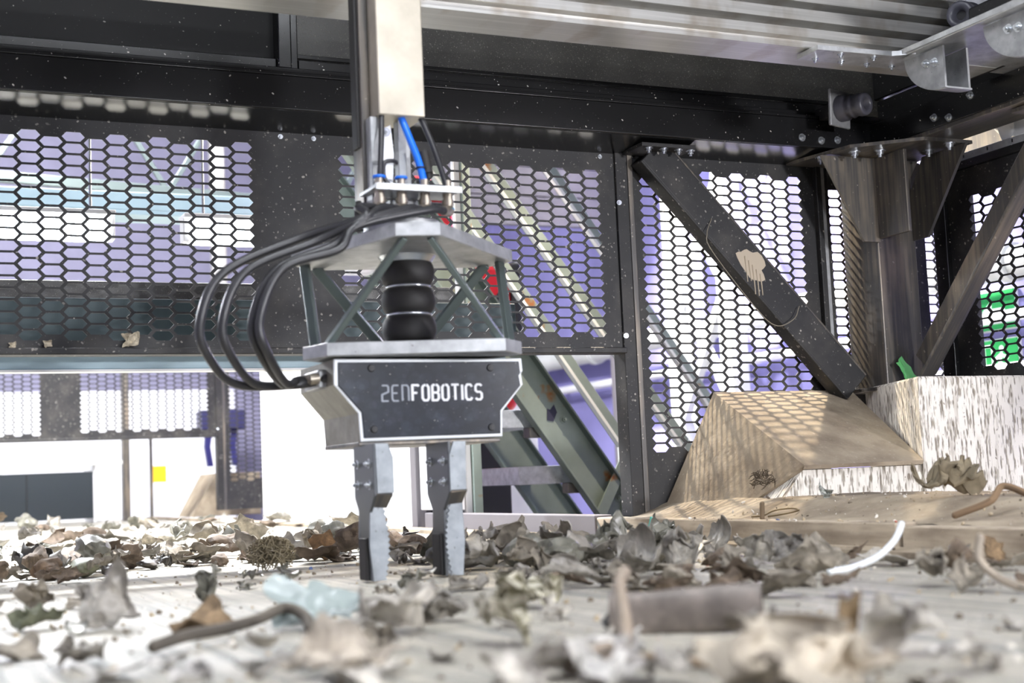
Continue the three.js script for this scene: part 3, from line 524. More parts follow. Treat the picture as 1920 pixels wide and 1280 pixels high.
    for (const [zo, nm] of [[-2.49, 'front'], [-2.61, 'rear']]) {
      const zl = zo === -2.49 ? -2.525 : -2.588;
      F('upper_blade', poly(upg, 0.006, 0.001).translate(0, 0, zo - 0.003), M.blade, f);
      F('serrated_blade', poly(low, 0.006, 0.0008).translate(0, 0, zl - 0.003), M.blade, f);
      F('blade_step', beam(V(X + inner * 0.003, 0.168, zo), V(X + inner * 0.001, 0.143, zl), 0.034, 0.006, V(0, 0, 1), 0.001), M.steelDirty, f);
    }
    for (const y of [0.185, 0.225]) for (const z of [-2.515, -2.585]) bolt(f, [wx - 0.003, y, z], [-1, 0, 0], 0.006);
    F('tip_pad', rbox(wx - 0.009, wx + 0.004, 0.004, 0.085, -2.58, -2.535, 0.003), M.rubber, f);
    return f;
  }
  finger(0.855, 1); finger(1.012, -1);
}

// ------------------------------------------------------------------ what stands behind the perforated panels
{
  // two LED tubes with holders behind the panel, thickened to cover their glow
  for (const [a, b, lab] of [[-0.1, 0.635, 'long bright white tube lamp behind the wide perforated panel'], [0.885, 1.22, 'short bright white tube lamp next to the black panel band']]) {
    const t = thing('tube_lamp', lab, 'lamp', [0, 1.005, -4.4]);
    obj('tube', rod(V(a, 0, 0), V(b, 0, 0), 0.036), glow(0xf2f8ff, 14), t);
    obj('holder', rbox(a - 0.02, a, -0.03, 0.05, -0.03, 0.03), M.white, t); obj('holder', rbox(b, b + 0.02, -0.03, 0.05, -0.03, 0.03), M.white, t);
    obj('tray', rbox(a - 0.02, b + 0.02, 0.045, 0.06, -0.05, 0.05), M.white, t);
    for (const x of [a + 0.05, b - 0.05]) obj('hanger', rod(V(x, 0.06, 0), V(x, 3.595, 0), 0.005), M.zinc, t);
    const l = new THREE.RectAreaLight(0xf0f6ff, 150, b - a, 0.05); l.position.set((a + b) / 2, 0.965, -4.4); l.rotation.x = -Math.PI / 2; l.name = 'tube_lamp_light'; scene.add(l);
  }
  const x1 = thing('cross_member', 'dark grey steel cross member over the belt behind the perforated panel', 'beam');
  obj('web', rbox(-0.4, 1.79, 0.585, 0.725, -3.93, -3.89, 0.004), M.tealDark, x1); obj('top_plate', rbox(-0.4, 1.60, 0.725, 0.778, -3.96, -3.93, 0.003), M.hood, x1);
  for (const [x, y] of [[-0.38, -0.2], [1.56, 0.0]]) obj('leg', rbox(x - 0.026, x + 0.026, y, 0.585, -3.95, -3.89, 0.004), M.tealDark, x1);
  const bb = thing('blue_bar', 'pale blue flat bar below the wide perforated panel', 'bar');
  obj('bar', rbox(-0.4, 1.62, 0.503, 0.538, -3.64, -3.60, 0.004), M.paleBlue, bb); obj('lip', rbox(-0.4, 1.62, 0.497, 0.503, -3.64, -3.59, 0.001), M.white, bb);
  // white side panels of the belt, with a grey post between
  const w1 = thing('white_partition', 'plain white partition along the belt left of the grey post', 'partition'); obj('sheet', rbox(1.86, 1.885, 0.02, 0.85, -7.4, -5.08, 0.003), M.white, w1); obj('foot', rbox(1.85, 1.90, -0.2, 0.02, -7.4, -5.08, 0.003), M.white, w1);
  const w2 = thing('white_partition', 'plain white partition along the belt behind the gripper fingers', 'partition'); obj('sheet', rbox(1.86, 1.885, 0.08, 0.85, -4.98, -4.60, 0.003), M.white, w2);
  const wp = thing('panel_post', 'slim grey post between the white partitions', 'post'); obj('post', rbox(1.85, 1.89, -0.2, 0.9, -5.06, -5.0, 0.003), M.greyPanel, wp);
  // post, red machine
  const p = thing('steel_post', 'square steel post with a white edge in front of the red machine', 'post');
  obj('tube', rbox(1.922, 1.957, -1.0, 4.6, -4.65, -4.60, 0.004), M.greenSteel, p); obj('white_edge', rbox(1.896, 1.921, -1.0, 4.6, -4.64, -4.615, 0.002), M.white, p);
  const m = thing('red_machine', 'red industrial machine with black louvres and a rounded black edge', 'machine', [0, -0.024, -6.0]); m.scale.setScalar(1.129);
  obj('body', new RoundedBoxGeometry(0.42, 0.62, 0.5, 4, 0.05).translate(2.13, 0.76, 0), M.red, m);
  obj('tower', new RoundedBoxGeometry(0.19, 0.95, 0.46, 4, 0.04).translate(2.0, 0.93, 0), M.red, m);
  obj('side_cover', new RoundedBoxGeometry(0.05, 0.56, 0.46, 4, 0.022).translate(2.335, 0.78, 0.04), M.blackPlain, m);
  for (let i = 0; i < 5; i++) obj('louvre', rbox(1.93, 2.11, 0.78 + i * 0.05, 0.815 + i * 0.05, 0.235, 0.262, 0.004), M.blackPlain, m);
  for (let i = 0; i < 3; i++) obj('louvre', rbox(1.92, 2.08, 1.26 + i * 0.045, 1.29 + i * 0.045, 0.225, 0.25, 0.004), M.blackPlain, m);
  for (const [x, y] of [[2.0, 1.18], [2.06, 1.12]]) obj('white_stripe', beam(V(x - 0.03, y + 0.04, 0.234), V(x + 0.02, y - 0.05, 0.234), 0.02, 0.012, V(0, 0, 1), 0.001), M.white, m);
  for (const [a, b] of [[[2.16, 0.66], [2.27, 0.80]], [[2.22, 0.86], [2.29, 0.94]], [[2.15, 0.80], [2.22, 0.88]]]) obj('black_stripe', beam(V(...a, 0.252), V(...b, 0.252), 0.04, 0.006, V(0, 0, 1), 0.001), M.blackPlain, m);
  obj('stand', [rbox(1.95, 2.30, -0.8645, 0.46, -0.2, 0.2)], M.blackPlain, m);
  // cabinet behind the stairs
  const c = thing('cabinet', 'pale grey switch cabinet standing behind the steel stairs', 'cabinet', [0.1, 0, -6.75]);
  obj('body', rbox(2.58, 3.06, -1.0, 0.86, -0.3, 0.1, 0.01), M.whiteSteel, c); obj('door', rbox(2.6, 2.98, -0.9, 0.84, 0.1, 0.115, 0.004), M.whiteSteel, c).add(obj('handle', rbox(2.94, 2.955, 0.1, 0.25, 0.115, 0.13, 0.003), M.blackPlain, c));
}
{ // steep steel stairs climbing to the left
  const t = thing('steel_stairs', 'steep grey-green steel stairs with slab treads and tubular handrails', 'stairs');
  // slope measured on the front stringer: (2.28,.65)->(2.684,.083)
  const dx = 0.405, dy = -0.566, at = (x, y, k) => [x + dx * k, y + dy * k];
  const str = (z, x, y, k0, k1, w) => { const a = V(...at(x, y, k0), z), b = V(...at(x, y, k1), z), d = b.clone().sub(a).normalize(), s = V(0, 0, 1).cross(d);
    const o = obj('stringer', beam(a, b, w, 0.008, V(0, 0, 1), 0.002), M.greenSteel, t);
    for (const q of [-1, 1]) obj('flange', beam(a.clone().addScaledVector(s, q * w / 2).add(V(0, 0, 0.02)), b.clone().addScaledVector(s, q * w / 2).add(V(0, 0, 0.02)), 0.008, 0.05, V(0, 0, 1), 0.002), q > 0 ? M.strut : M.greenSteel, o); return o; };
  const s1 = str(-4.8, 2.20, 0.60, -2.4, 2.8, 0.155); str(-5.35, 2.20, 0.60, -2.4, 2.8, 0.155);
  for (let i = 0; i < 7; i++) { const [x, y] = [2.225 + 0.156 * (i - 3), 0.41 - 0.218 * (i - 3)]; const tr = obj('tread', rbox(x - 0.17, x + 0.11, y - 0.035, y + 0.035, -5.33, -4.84, 0.003), M.galv, t); obj('tread_bracket', rbox(x + 0.02, x + 0.14, y - 0.075, y - 0.035, -4.86, -4.80, 0.003), M.steelDirty, tr); }
  obj('torn_sticker', poly([[2.318, 0.41], [2.345, 0.405], [2.362, 0.44], [2.35, 0.47], [2.333, 0.45], [2.32, 0.455]], 0.002).translate(0.0, -0.01, -4.7955), std({ color: 0x23243c, roughness: 0.6 }), s1);
  for (const k of [-0.2, 0.35, 0.9]) { const [x, y] = at(2.25, 0.60, k); bolt(s1, [x, y, -4.796], [0, 0, 1], 0.012, M.greenSteel); }
  const rail = (pts, r) => { const o = obj('handrail', pts.slice(1).map((p, i) => beam(V(...pts[i]), V(...p), r, r, V(0, 0, 1), 0.004)), M.greenSteel, t); const e = obj('bright_edge', pts.slice(1).map((p, i) => beam(V(pts[i][0] - r * 0.55, pts[i][1], pts[i][2] + r * 0.2), V(p[0] - r * 0.55, p[1], p[2] + r * 0.2), r * 0.3, r * 0.7, V(0, 0, 1), 0.002)), M.whiteSteel, o); return o; };
  rail([[1.70, 1.62, -4.8], [2.226, 0.90, -4.8], [2.655, 0.29, -4.8], [2.66, -0.4, -4.8]], 0.045);
  rail([[1.95, 1.60, -4.8], [2.92, 0.296, -4.8], [2.98, 0.2, -4.8], [2.98, -0.5, -4.8]], 0.045);
  rail([[2.55, 1.66, -5.35], [3.40, 0.49, -5.35], [3.45, 0.4, -5.35], [3.45, -0.5, -5.35]], 0.045);
  obj('tie_bar', beam(V(2.50, 0.0, -4.77), V(2.66, 0.28, -4.77), 0.045, 0.008, V(0, 0, 1), 0.002), M.greenSteel, t);
  for (const z of [-4.8, -5.35]) obj('foot', rbox(3.15, 3.45, -1.0, -0.9, z - 0.06, z + 0.06, 0.004), M.greenSteel, t);
}
{ // right wall: pipes, duct, white bracing frame, signs
  const pipe = (name, label, cat, y, r, z0, z1, m) => { const t = thing(name, label, cat); obj('pipe', rod(V(4.9 - r, y, z0), V(4.9 - r, y, z1), r, r, 24), m, t); for (let z = z0 + 0.5; z < z1; z += 1.4) obj('clamp', [rod(V(4.9 - r, y, z - 0.03), V(4.9 - r, y, z + 0.03), r * 1.25, r * 1.25, 24), rbox(4.9 - r, 5.0, y - 0.01, y + 0.01, z - 0.015, z + 0.015)], m, t); };
  pipe('wall_pipe', 'thin white pipe with couplings running along the lavender wall', 'pipe', 0.85, 0.03, -10.4, -3.6, M.white);
  pipe('wall_duct', 'thick pale grey duct above the thin pipe on the lavender wall', 'duct', 1.09, 0.075, -11.0, -3.6, M.whiteSteel);
  pipe('wall_pipe', 'white pipe below the duct along the wall near the green signs', 'pipe', 0.60, 0.028, -6.4, -3.6, M.white);
  const f = thing('bracing_frame', 'white steel column frame with diagonal bracing in front of the wall', 'frame');
  for (const [z, n] of [[-7.45, 'column'], [-6.86, 'column']]) obj(n, rbox(4.5, 4.62, -1.0, 4.6, z - 0.06, z + 0.06, 0.006), M.whiteSteel, f);
  for (const [y0, y1] of [[1.9, 1.2], [1.2, 1.9], [0.5, 1.2], [1.2, 0.5], [2.6, 1.9], [1.9, 2.6]]) obj('diagonal', beam(V(4.56 + (y0 > y1 ? 0.03 : -0.03), y0, -7.4), V(4.56 + (y0 > y1 ? 0.03 : -0.03), y1, -6.9), 0.05, 0.05, V(1, 0, 0)), M.whiteSteel, f);
  // green exit signs
  function sign(y, label, draw) {
    const cv = document.createElement('canvas'); cv.width = 256; cv.height = 192; const c = cv.getContext('2d'); c.fillStyle = '#169a4a'; c.fillRect(0, 0, 256, 192); c.fillStyle = c.strokeStyle = '#f2fff4'; draw(c);
    const tx = new THREE.CanvasTexture(cv); tx.colorSpace = THREE.SRGBColorSpace;
    const t = thing('exit_sign', label, 'sign', [4.98, y, -5.18]);
    const g = new THREE.BoxGeometry(0.26, 0.19, 0.012); g.rotateY(-Math.PI / 2);
    obj('plate', g, std({ map: tx, roughness: 0.45 }), t, true); obj('frame', [rbox(0.0, 0.02, -0.1, 0.1, -0.135, 0.135, 0.003)], M.white, t);
  }
  sign(0.90, 'green sign with a white arrow on the wall behind the side door', c => { c.fillRect(90, 86, 100, 22); c.beginPath(); c.moveTo(40, 97); c.lineTo(105, 45); c.lineTo(105, 150); c.fill(); });
  sign(0.66, 'green exit sign with a white running figure and doorway', c => { c.fillRect(30, 20, 62, 150); c.fillStyle = '#169a4a'; c.fillRect(42, 34, 40, 136); c.fillStyle = '#f2fff4'; c.beginPath(); c.arc(150, 44, 15, 0, 7); c.fill(); c.lineWidth = 17; c.lineCap = 'round'; c.beginPath(); c.moveTo(148, 68); c.lineTo(134, 112); c.lineTo(164, 132); c.lineTo(158, 168); c.moveTo(134, 112); c.lineTo(108, 140); c.lineTo(92, 136); c.moveTo(144, 74); c.lineTo(184, 92); c.moveTo(144, 74); c.lineTo(112, 92); c.stroke(); });
}
{ const t = thing('roller_shutter', 'dark grey roller shutter high behind the stairs', 'shutter', [0, 0, -8.2]); for (let i = 0; i < 14; i++) obj('slat', rbox(3.05, 4.48, 1.84 + i * 0.2, 2.035 + i * 0.2, -0.02, 0.02, 0.006), M.shutter, t); obj('guide', rbox(4.48, 4.54, -1, 4.6, -0.04, 0.04), M.shutter, t); }
{ // back of the hall on the left
  const duct = thing('cable_tray', 'pale blue cable tray crossing behind the wide perforated panel', 'tray', [0, 0, -6.2]);
  obj('tray', [rbox(-1.6, 1.75, 1.40, 1.42, -0.1, 0.1, 0.003), rbox(-1.6, 1.75, 1.42, 1.50, 0.09, 0.1, 0.003), rbox(-1.6, 1.75, 1.42, 1.50, -0.1, -0.09, 0.003)], M.paleBlue, duct);
  for (const x of [-1.2, 0.3, 1.6]) obj('hanger', rod(V(x, 1.41, 0), V(x, 4.6, 0), 0.008), M.zinc, duct);
  const tr = thing('roof_truss', 'grey steel lattice truss seen through the top of the perforated panel', 'truss', [0, 0, -8.0]);
  obj('top_chord', beam(V(-2.5, 2.75, 0), V(3.0, 2.75, 0), 0.06, 0.06), M.strut, tr); obj('bottom_chord', beam(V(-2.5, 2.1, 0), V(3.0, 1.85, 0), 0.06, 0.06), M.strut, tr);
  for (let i = 0; i < 11; i++) obj('web_bar', beam(V(-2.5 + i * 0.5, i % 2 ? 2.75 : 2.09 - i * 0.022, 0), V(-2.0 + i * 0.5, i % 2 ? 2.07 - i * 0.022 : 2.75, 0), 0.03, 0.03), M.strut, tr);
  for (const x of [-2.4, 2.9]) obj('hanger', rod(V(x, 2.75, 0), V(x, 4.6, 0), 0.012), M.strut, tr);
  // far cell: dark chute, machine, white sheet placed as the bright background
  const ch = thing('far_chute', 'dark steel chute across the belt under the far perforated panel', 'chute', [0, 0, -10.2]);
  obj('front_sheet', rbox(-1.2, 1.35, 0.03, 0.36, -0.02, 0.0, 0.003), std({ color: 0x1d262c, roughness: 0.5 }), ch); obj('rim', rbox(-1.2, 1.55, 0.40, 0.43, -0.04, 0.04, 0.004), M.whiteSteel, ch); obj('cheek', rbox(1.35, 1.37, 0.0, 0.43, -0.5, 0.0, 0.003), M.white, ch); obj('post', rbox(1.55, 1.60, 0.0, 1.1, -0.04, 0.04, 0.004), M.steelDirty, ch);
  for (let i = 0; i < 6; i++) obj('rib', rbox(-0.9 + i * 0.36, -0.893 + i * 0.36, 0.03, 0.36, 0.0, 0.006, 0.001), M.blackPlain, ch);
  const lab = thing('warning_label', 'yellow warning label on the far perforated screen', 'label', [0, 0, -9.6]);
  obj('plate', rbox(1.66, 1.75, 0.26, 0.37, 0, 0.006, 0.001), M.yellow, lab); obj('stand', rbox(1.64, 1.66, 0.0, 0.6, -0.01, 0.01, 0.002), M.steelDirty, lab);
  const df = thing('deflector', 'dusty deflector hood beside the belt in the far cell', 'deflector', [0, 0, -9.7]);
  obj('sheet', poly([[1.845, 0.02], [2.3, 0.02], [2.3, 0.3], [2.0, 0.3]], 0.5, 0.004), M.dust, df);
  const scr = thing('white_backdrop', 'large white backdrop sheet standing in for the bright area behind the far sorting cell', 'screen', [0, 0, -11.2]);
  obj('sheet', rbox(-2.0, 2.6, -0.2, 1.0, -0.02, 0.0, 0.003), M.white, scr); for (const x of [-1.9, 0.3, 2.5]) obj('foot', rbox(x - 0.04, x + 0.04, -1.0, -0.2, -0.05, 0.03), M.white, scr);
  const rb = thing('far_gripper', 'blue and black robot gripper hanging in the far sorting cell', 'robot', [2.28, 0, -10.0]);
  obj('body', rbox(-0.22, 0.1, 0.62, 0.76, -0.1, 0.1, 0.01), std({ color: 0x24244c, roughness: 0.4 }), rb); obj('arm', rbox(-0.10, 0.0, 0.76, 4.6, -0.05, 0.05, 0.006), M.alu, rb);
  for (const x of [-0.18, 0.0]) obj('finger', poly([[x, 0.62], [x + 0.05, 0.62], [x + 0.03, 0.5], [x + 0.05, 0.36], [x + 0.01, 0.36], [x - 0.01, 0.5]], 0.05, 0.003), std({ color: 0x23235c, roughness: 0.4 }), rb);
}
// unseen lamps, placed to light the cell and the spaces around it
function unseenStandFlood(label, at, to, w, h, power, color) { const t = flood('unseen_flood_light', label, at, to, w, h, power, color); obj('pole', rod(V(at[0], -0.97, at[2] + 0.1), V(at[0], at[1], at[2] + 0.1), 0.016), M.blackPlain, t); obj('foot_plate', rbox(at[0] - 0.2, at[0] + 0.2, -1.0, -0.97, at[2] - 0.1, at[2] + 0.3, 0.006), M.blackPlain, t); }
unseenStandFlood('unseen black LED flood light on a pole past the near end of the belt', [1.4, 0.74, 1.05], [1.5, 0.5, -2.9], 0.32, 0.16, 105, 0xf6f9ff);  // out of view, lights the front of the arm and gripper
unseenStandFlood('unseen black LED flood light on a pole behind the timber boards', [3.1, 0.75, 0.5], [2.5, 0.3, -3.0], 0.28, 0.16, 205, 0xfbfaff);  // out of view, brightens the concrete face
for (const [z, nm] of [[-0.75, 'near end'], [-1.75, 'middle']]) { // unseen LED strips under the roof, placed to light the near belt
  const t = thing('unseen_strip_lamp', `unseen long LED strip lamp under the ${nm} of the cell roof`, 'lamp', [0.85, 2.1, z]);
  obj('housing', rbox(-0.65, 0.65, -0.05, 0, -0.06, 0.06, 0.006), M.white, t); obj('diffuser', box(-0.62, 0.62, -0.056, -0.05, -0.05, 0.05), glow(0xf6faff, 10), t);
  const l = new THREE.RectAreaLight(0xf4f8ff, 15, 1.24, 0.1); l.position.set(0.85, 2.04, z); l.rotation.x = -Math.PI / 2; l.name = 'unseen_strip_lamp_light'; scene.add(l);
}
function unseenHungFlood(label, at, to, w, h, power, color, cone) { const t = flood('unseen_flood_light', label, at, to, w, h, power, color, cone); obj('hanger', rod(V(at[0], at[1] + 0.02, at[2] - 0.05), V(at[0], 4.6, at[2] - 0.05), 0.01), M.blackPlain, t); }
unseenHungFlood('unseen LED flood light hung outside the cell above the steel stairs', [2.45, 1.75, -4.3], [2.35, 0.3, -3.2], 0.03, 0.03, 10500, 0xffedd2);  // out of view, throws the hexagon shadows onto the deflector
unseenHungFlood('unseen LED flood light hung in front of the lavender wall', [3.8, 3.1, -7.0], [5.0, 1.45, -6.9], 0.3, 0.3, 1700, 0xfffaf2, 0.78);  // out of view, whitens the nearer part of the wall
unseenHungFlood('unseen LED flood light hung over the belt between the two sorting cells', [0.6, 3.0, -6.6], [0.8, 0.0, -6.4], 0.6, 0.3, 260, 0xffffff);  // out of view, brightens the scraps beyond the perforated panel
unseenHungFlood('unseen LED flood light hung over the far sorting cell', [0.6, 3.0, -8.0], [0.5, 0.3, -11.0], 0.6, 0.3, 140, 0xffffff);  // out of view, brightens the backdrop of the far cell

// ------------------------------------------------------------------ scraps on the belt
const tint = (hex, map, rough, extra = {}) => std({ color: hex, map, roughness: rough, ...extra });
const K = {
  grey: tint(0xa8a49c, tPaper, 0.42), brown: tint(0x7f7061, tPaper, 0.85), olive: tint(0x8a8a80, tPaper, 0.34), pale: tint(0xdad6cd, tPaper, 0.5),
  dark: tint(0x4a4640, tPaper, 0.4), tan: tint(0xa69f92, tPaper, 0.85), film: tint(0xc9cfcb, tPaper, 0.25), print: tint(0xffffff, tPrint, 0.6), green: tint(0x82876f, tPaper, 0.6), white: tint(0xf1f0ec, tPaper, 0.6), black: tint(0x17171a, tPaper, 0.3),
};
// a crumpled sheet: closed, thin, creased; about 2 x 2 units before scaling
function sheetGeo(seed, { curl = 1, crease = 0.35, th = 0.05, n = 12, wave = 0.2, long = 1 } = {}) {
  const R = rng(seed), ca = R() * 6.28, ox = R() * 50, top = [], nrm = [];
  const P = (u, v) => {
    const ang = Math.atan2(v, u), rr = Math.max(Math.abs(u), Math.abs(v)), k = 1 + 0.28 * noise3(Math.cos(ang) * 1.8 + ox, Math.sin(ang) * 1.8, 7) * rr + 0.1 * noise3(Math.cos(ang) * 6, Math.sin(ang) * 6 + ox, 9) * rr * rr;
    let x = u * k * long, z = v * k, y = 0;
    const a = x * Math.cos(ca) + z * Math.sin(ca), b = -x * Math.sin(ca) + z * Math.cos(ca), q = a * curl; // curl about one axis
    const s = Math.abs(curl) < 1e-3 ? a : Math.sin(q) / curl; y = Math.abs(curl) < 1e-3 ? 0 : (1 - Math.cos(q)) / curl;
    x = s * Math.cos(ca) - b * Math.sin(ca); z = s * Math.sin(ca) + b * Math.cos(ca);
    const f = noise3(u * 1.7 + ox, v * 1.7, 1), g = noise3(u * 3.4, v * 3.4 + ox, 4);
    y += wave * f + crease * (0.5 - Math.abs(f)) * 0.8 + crease * 0.6 * (0.4 - Math.abs(g)); x += crease * 0.5 * noise3(u * 2.2, v * 2.2 + ox, 12); z += crease * 0.5 * noise3(u * 2.2 + ox, v * 2.2, 15);
    return V(x, y, z);
  };
  for (let j = 0; j <= n; j++) for (let i = 0; i <= n; i++) top.push(P(i / n * 2 - 1, j / n * 2 - 1));
  const id = (i, j) => j * (n + 1) + i;
  for (let j = 0; j <= n; j++) for (let i = 0; i <= n; i++) { const a = top[id(Math.min(i + 1, n), j)].clone().sub(top[id(Math.max(i - 1, 0), j)]), b = top[id(i, Math.min(j + 1, n))].clone().sub(top[id(i, Math.max(j - 1, 0))]); nrm.push(b.cross(a).normalize()); }
  const N = top.length, pos = [], uv = [], idx = [];
  top.forEach((p, k) => { const q = p.clone().addScaledVector(nrm[k], th / 2); pos.push(q.x, q.y, q.z); uv.push((k % (n + 1)) / n, Math.floor(k / (n + 1)) / n); });
  top.forEach((p, k) => { const q = p.clone().addScaledVector(nrm[k], -th / 2); pos.push(q.x, q.y, q.z); uv.push((k % (n + 1)) / n, Math.floor(k / (n + 1)) / n); });
  for (let j = 0; j < n; j++) for (let i = 0; i < n; i++) { const a = id(i, j), b = id(i + 1, j), c = id(i, j + 1), d = id(i + 1, j + 1); idx.push(a, c, b, b, c, d, a + N, b + N, c + N, b + N, d + N, c + N); }
  for (let i = 0; i < n; i++) for (const [a, b] of [[id(i, 0), id(i + 1, 0)], [id(n, i), id(n, i + 1)], [id(i + 1, n), id(i, n)], [id(0, i + 1), id(0, i)]]) idx.push(a, b, a + N, b, b + N, a + N);
  const g = new THREE.BufferGeometry(); g.setAttribute('position', new THREE.Float32BufferAttribute(pos, 3)); g.setAttribute('uv', new THREE.Float32BufferAttribute(uv, 2)); g.setIndex(idx); g.computeVertexNormals();
  return toCreasedNormals(g, 0.7);
}
function lumpGeo(seed, flat = 0.6, rough = 0.4, det = 3) {
  const g = mergeVertices(new THREE.IcosahedronGeometry(1, det).deleteAttribute('normal').deleteAttribute('uv')), p = g.attributes.position, o = seed * 3.1, uv = [];
  for (let i = 0; i < p.count; i++) { const v = V().fromBufferAttribute(p, i); const k = 1 + rough * (noise3(v.x * 1.3 + o, v.y * 1.3, v.z * 1.3) + 0.5 * (0.5 - Math.abs(noise3(v.x * 3 + o, v.y * 3, v.z * 3)))); v.multiplyScalar(k); uv.push(v.x * 0.5, v.z * 0.5); p.setXYZ(i, v.x, v.y * flat, v.z * 0.8); }
  g.setAttribute('uv', new THREE.Float32BufferAttribute(uv, 2)); g.computeVertexNormals(); return toCreasedNormals(g, 0.6);
}
const gSheets = [], gCurls = [], gLumps = [], gFlakes = [], gStrips = [];
for (let i = 0; i < 8; i++) { gSheets.push(sheetGeo(100 + i, { curl: 1.0 + 0.15 * i, crease: 0.8, wave: 0.5, n: 14 })); gCurls.push(sheetGeo(200 + i, { curl: 1.9 - 0.12 * i, crease: 0.3, wave: 0.15, n: 12 })); gLumps.push(lumpGeo(300 + i, 0.65, 0.55)); gFlakes.push(sheetGeo(400 + i, { curl: 0.5, crease: 0.3, wave: 0.3, th: 0.06, n: 9 })); gStrips.push(sheetGeo(500 + i, { curl: 0.7, crease: 0.25, wave: 0.3, long: 2.6, th: 0.08, n: 11 })); }
[gSheets, gCurls, gLumps, gFlakes, gStrips].flat().forEach(g => { g.computeBoundingBox(); });
const _b = new THREE.Box3(), _v = new THREE.Vector3();
function rest(o, ground) { // set the piece down so that its lowest vertex touches the ground height
  o.updateMatrixWorld(true); let lo = 1e9; const p = o.geometry.attributes.position;
  for (let i = 0; i < p.count; i++) { _v.fromBufferAttribute(p, i).applyMatrix4(o.matrixWorld); if (_v.y < lo) lo = _v.y; }
  o.position.y += ground - lo;
}
const placed = [[0.85, -1.41, 0.1], [0.78, -1.45, 0.08], [0.92, -1.36, 0.08], [0.8, -3.12, 0.11], [1.45, -1.9, 0.04], [1.52, -1.91, 0.04]];
function scrap(name, label, cat, group, geo, mat, x, z, size, rot, ground = 0, flat = 1) {
  const o = new THREE.Mesh(geo, mat); o.castShadow = o.receiveShadow = true; o.name = numbered(name); scene.add(o); tag(o, label, cat, group);
  const w = geo.boundingBox.getSize(_v).x; const s = size / Math.max(w, geo.boundingBox.max.z - geo.boundingBox.min.z);
  o.scale.set(s, s * flat, s); o.rotation.set(...rot); o.position.set(x, 0, z); rest(o, ground); placed.push([x, z, size]); return o;
}
const RR = rng(2024), rnd = (a, b) => a + (b - a) * RR(), pick = a => a[Math.floor(RR() * a.length)];
// --- pieces one can point at
scrap('cardboard_chunk', 'rusty brown chunk lying against the smooth olive stone', 'scrap', null, gLumps[1], tint(0x75604a, tPaper, 0.9), 0.34, -3.36, 0.075, [0, 0.4, 0]);
scrap('stone', 'smooth olive stone lying beside the rusty brown chunk', 'stone', null, lumpB(41, 0.5, 0.18), tint(0x8a8c72, tPaper, 0.5), 0.425, -3.37, 0.09, [0, 1.2, 0.1]);
function lumpB(...a) { const g = lumpGeo(...a); g.computeBoundingBox(); return g; }
function sheetB(...a) { const g = sheetGeo(...a); g.computeBoundingBox(); return g; }
scrap('plastic_flake', 'upright grey plastic flake with a ragged notched edge', 'scrap', null, gFlakes[2], K.grey, 0.285, -2.06, 0.085, [1.0, 0.3, 0.2]);
scrap('leaf_scrap', 'green and grey leafy scrap with a short stalk', 'scrap', null, gCurls[3], K.green, 0.20, -2.13, 0.08, [0.2, 0.8, 0]);
scrap('crumpled_scrap', 'fist-shaped dark crumple lying alone on the bare belt', 'scrap', null, gSheets[2], K.olive, 0.50, -2.36, 0.066, [0.3, 0.2, 0.5]);
scrap('plastic_sheet', 'translucent pale plastic sheet lying flat beside the branch', 'sheet', null, sheetB(801, { curl: 0.35, crease: 0.25, wave: 0.15, n: 18, th: 0.02 }), new THREE.MeshPhysicalMaterial({ color: 0xa9b4b0, roughness: 0.3, transmission: 0.3, thickness: 0 }), 0.53, -1.83, 0.14, [0.3, -0.3, 0.05]);
scrap('crumpled_paper', 'large crumpled grey paper heap beside the plastic sheet', 'paper', null, sheetB(802, { curl: 1.6, crease: 1.0, wave: 0.6, n: 26, th: 0.03 }), K.pale, 0.585, -1.66, 0.11, [0.1, 0.4, 0.1], 0, 0.6);
scrap('crumpled_paper', 'crumpled grey wrapper heap in front of the left finger', 'paper', null, sheetB(803, { curl: 1.5, crease: 1.0, wave: 0.5, n: 24, th: 0.03 }), K.grey, 0.66, -1.76, 0.10, [0.1, 1.4, 0.1], 0, 0.6);
scrap('printed_wrapper', 'striped crumpled wrapper lying flat ahead of the right finger', 'wrapper', null, gSheets[4], K.print, 0.84, -1.82, 0.09, [0.1, 0.3, 0]);
scrap('printed_wrapper', 'olive striped wrapper lying alone near the bent cable', 'wrapper', null, gSheets[5], K.print, 0.64, -1.46, 0.085, [0.1, 1.1, 0.1]);
scrap('black_pipe_end', 'glossy black pipe end poking out of the grey sleeve', 'scrap', null, gLumps[5], K.black, 0.80, -1.50, 0.03, [0, 0, 0]);
scrap('plastic_leaf', 'upright grey leaf-shaped plastic piece with yellow print, left one of a pair', 'scrap', null, gFlakes[0], tint(0x9a968c, tPaper, 0.5), 1.50, -2.22, 0.062, [1.35, 0.3, 0.9]);
scrap('plastic_leaf', 'upright grey leaf-shaped plastic piece, right one of a pair', 'scrap', null, gFlakes[1], tint(0x8d8a84, tPaper, 0.5), 1.545, -2.18, 0.066, [1.45, -0.2, 0.7]);
scrap('grey_strip', 'long grey rolled strip bending over the timber edge', 'scrap', null, gStrips[1], tint(0x9a9484, tPaper, 0.6), 1.42, -2.40, 0.13, [0.5, 0.5, 0.1]);
scrap('foam_clump', 'dirty torn foam clump sitting on the dusty ledge', 'foam', null, sheetB(804, { curl: 1.9, crease: 1.0, wave: 0.7, n: 24, th: 0.12 }), tint(0xa2977f, tPaper, 0.95), 2.10, -2.36, 0.15, [0.2, 0.6, 0], 0.095, 0.8);
scrap('brown_disc', 'flat brown cardboard disc standing at the timber edge', 'scrap', null, sheetB(805, { curl: 0.15, crease: 0.08, wave: 0.05, th: 0.2, n: 10 }), tint(0x8c7558, tPaper, 0.9), 1.76, -1.88, 0.05, [1.2, -0.4, 0]);
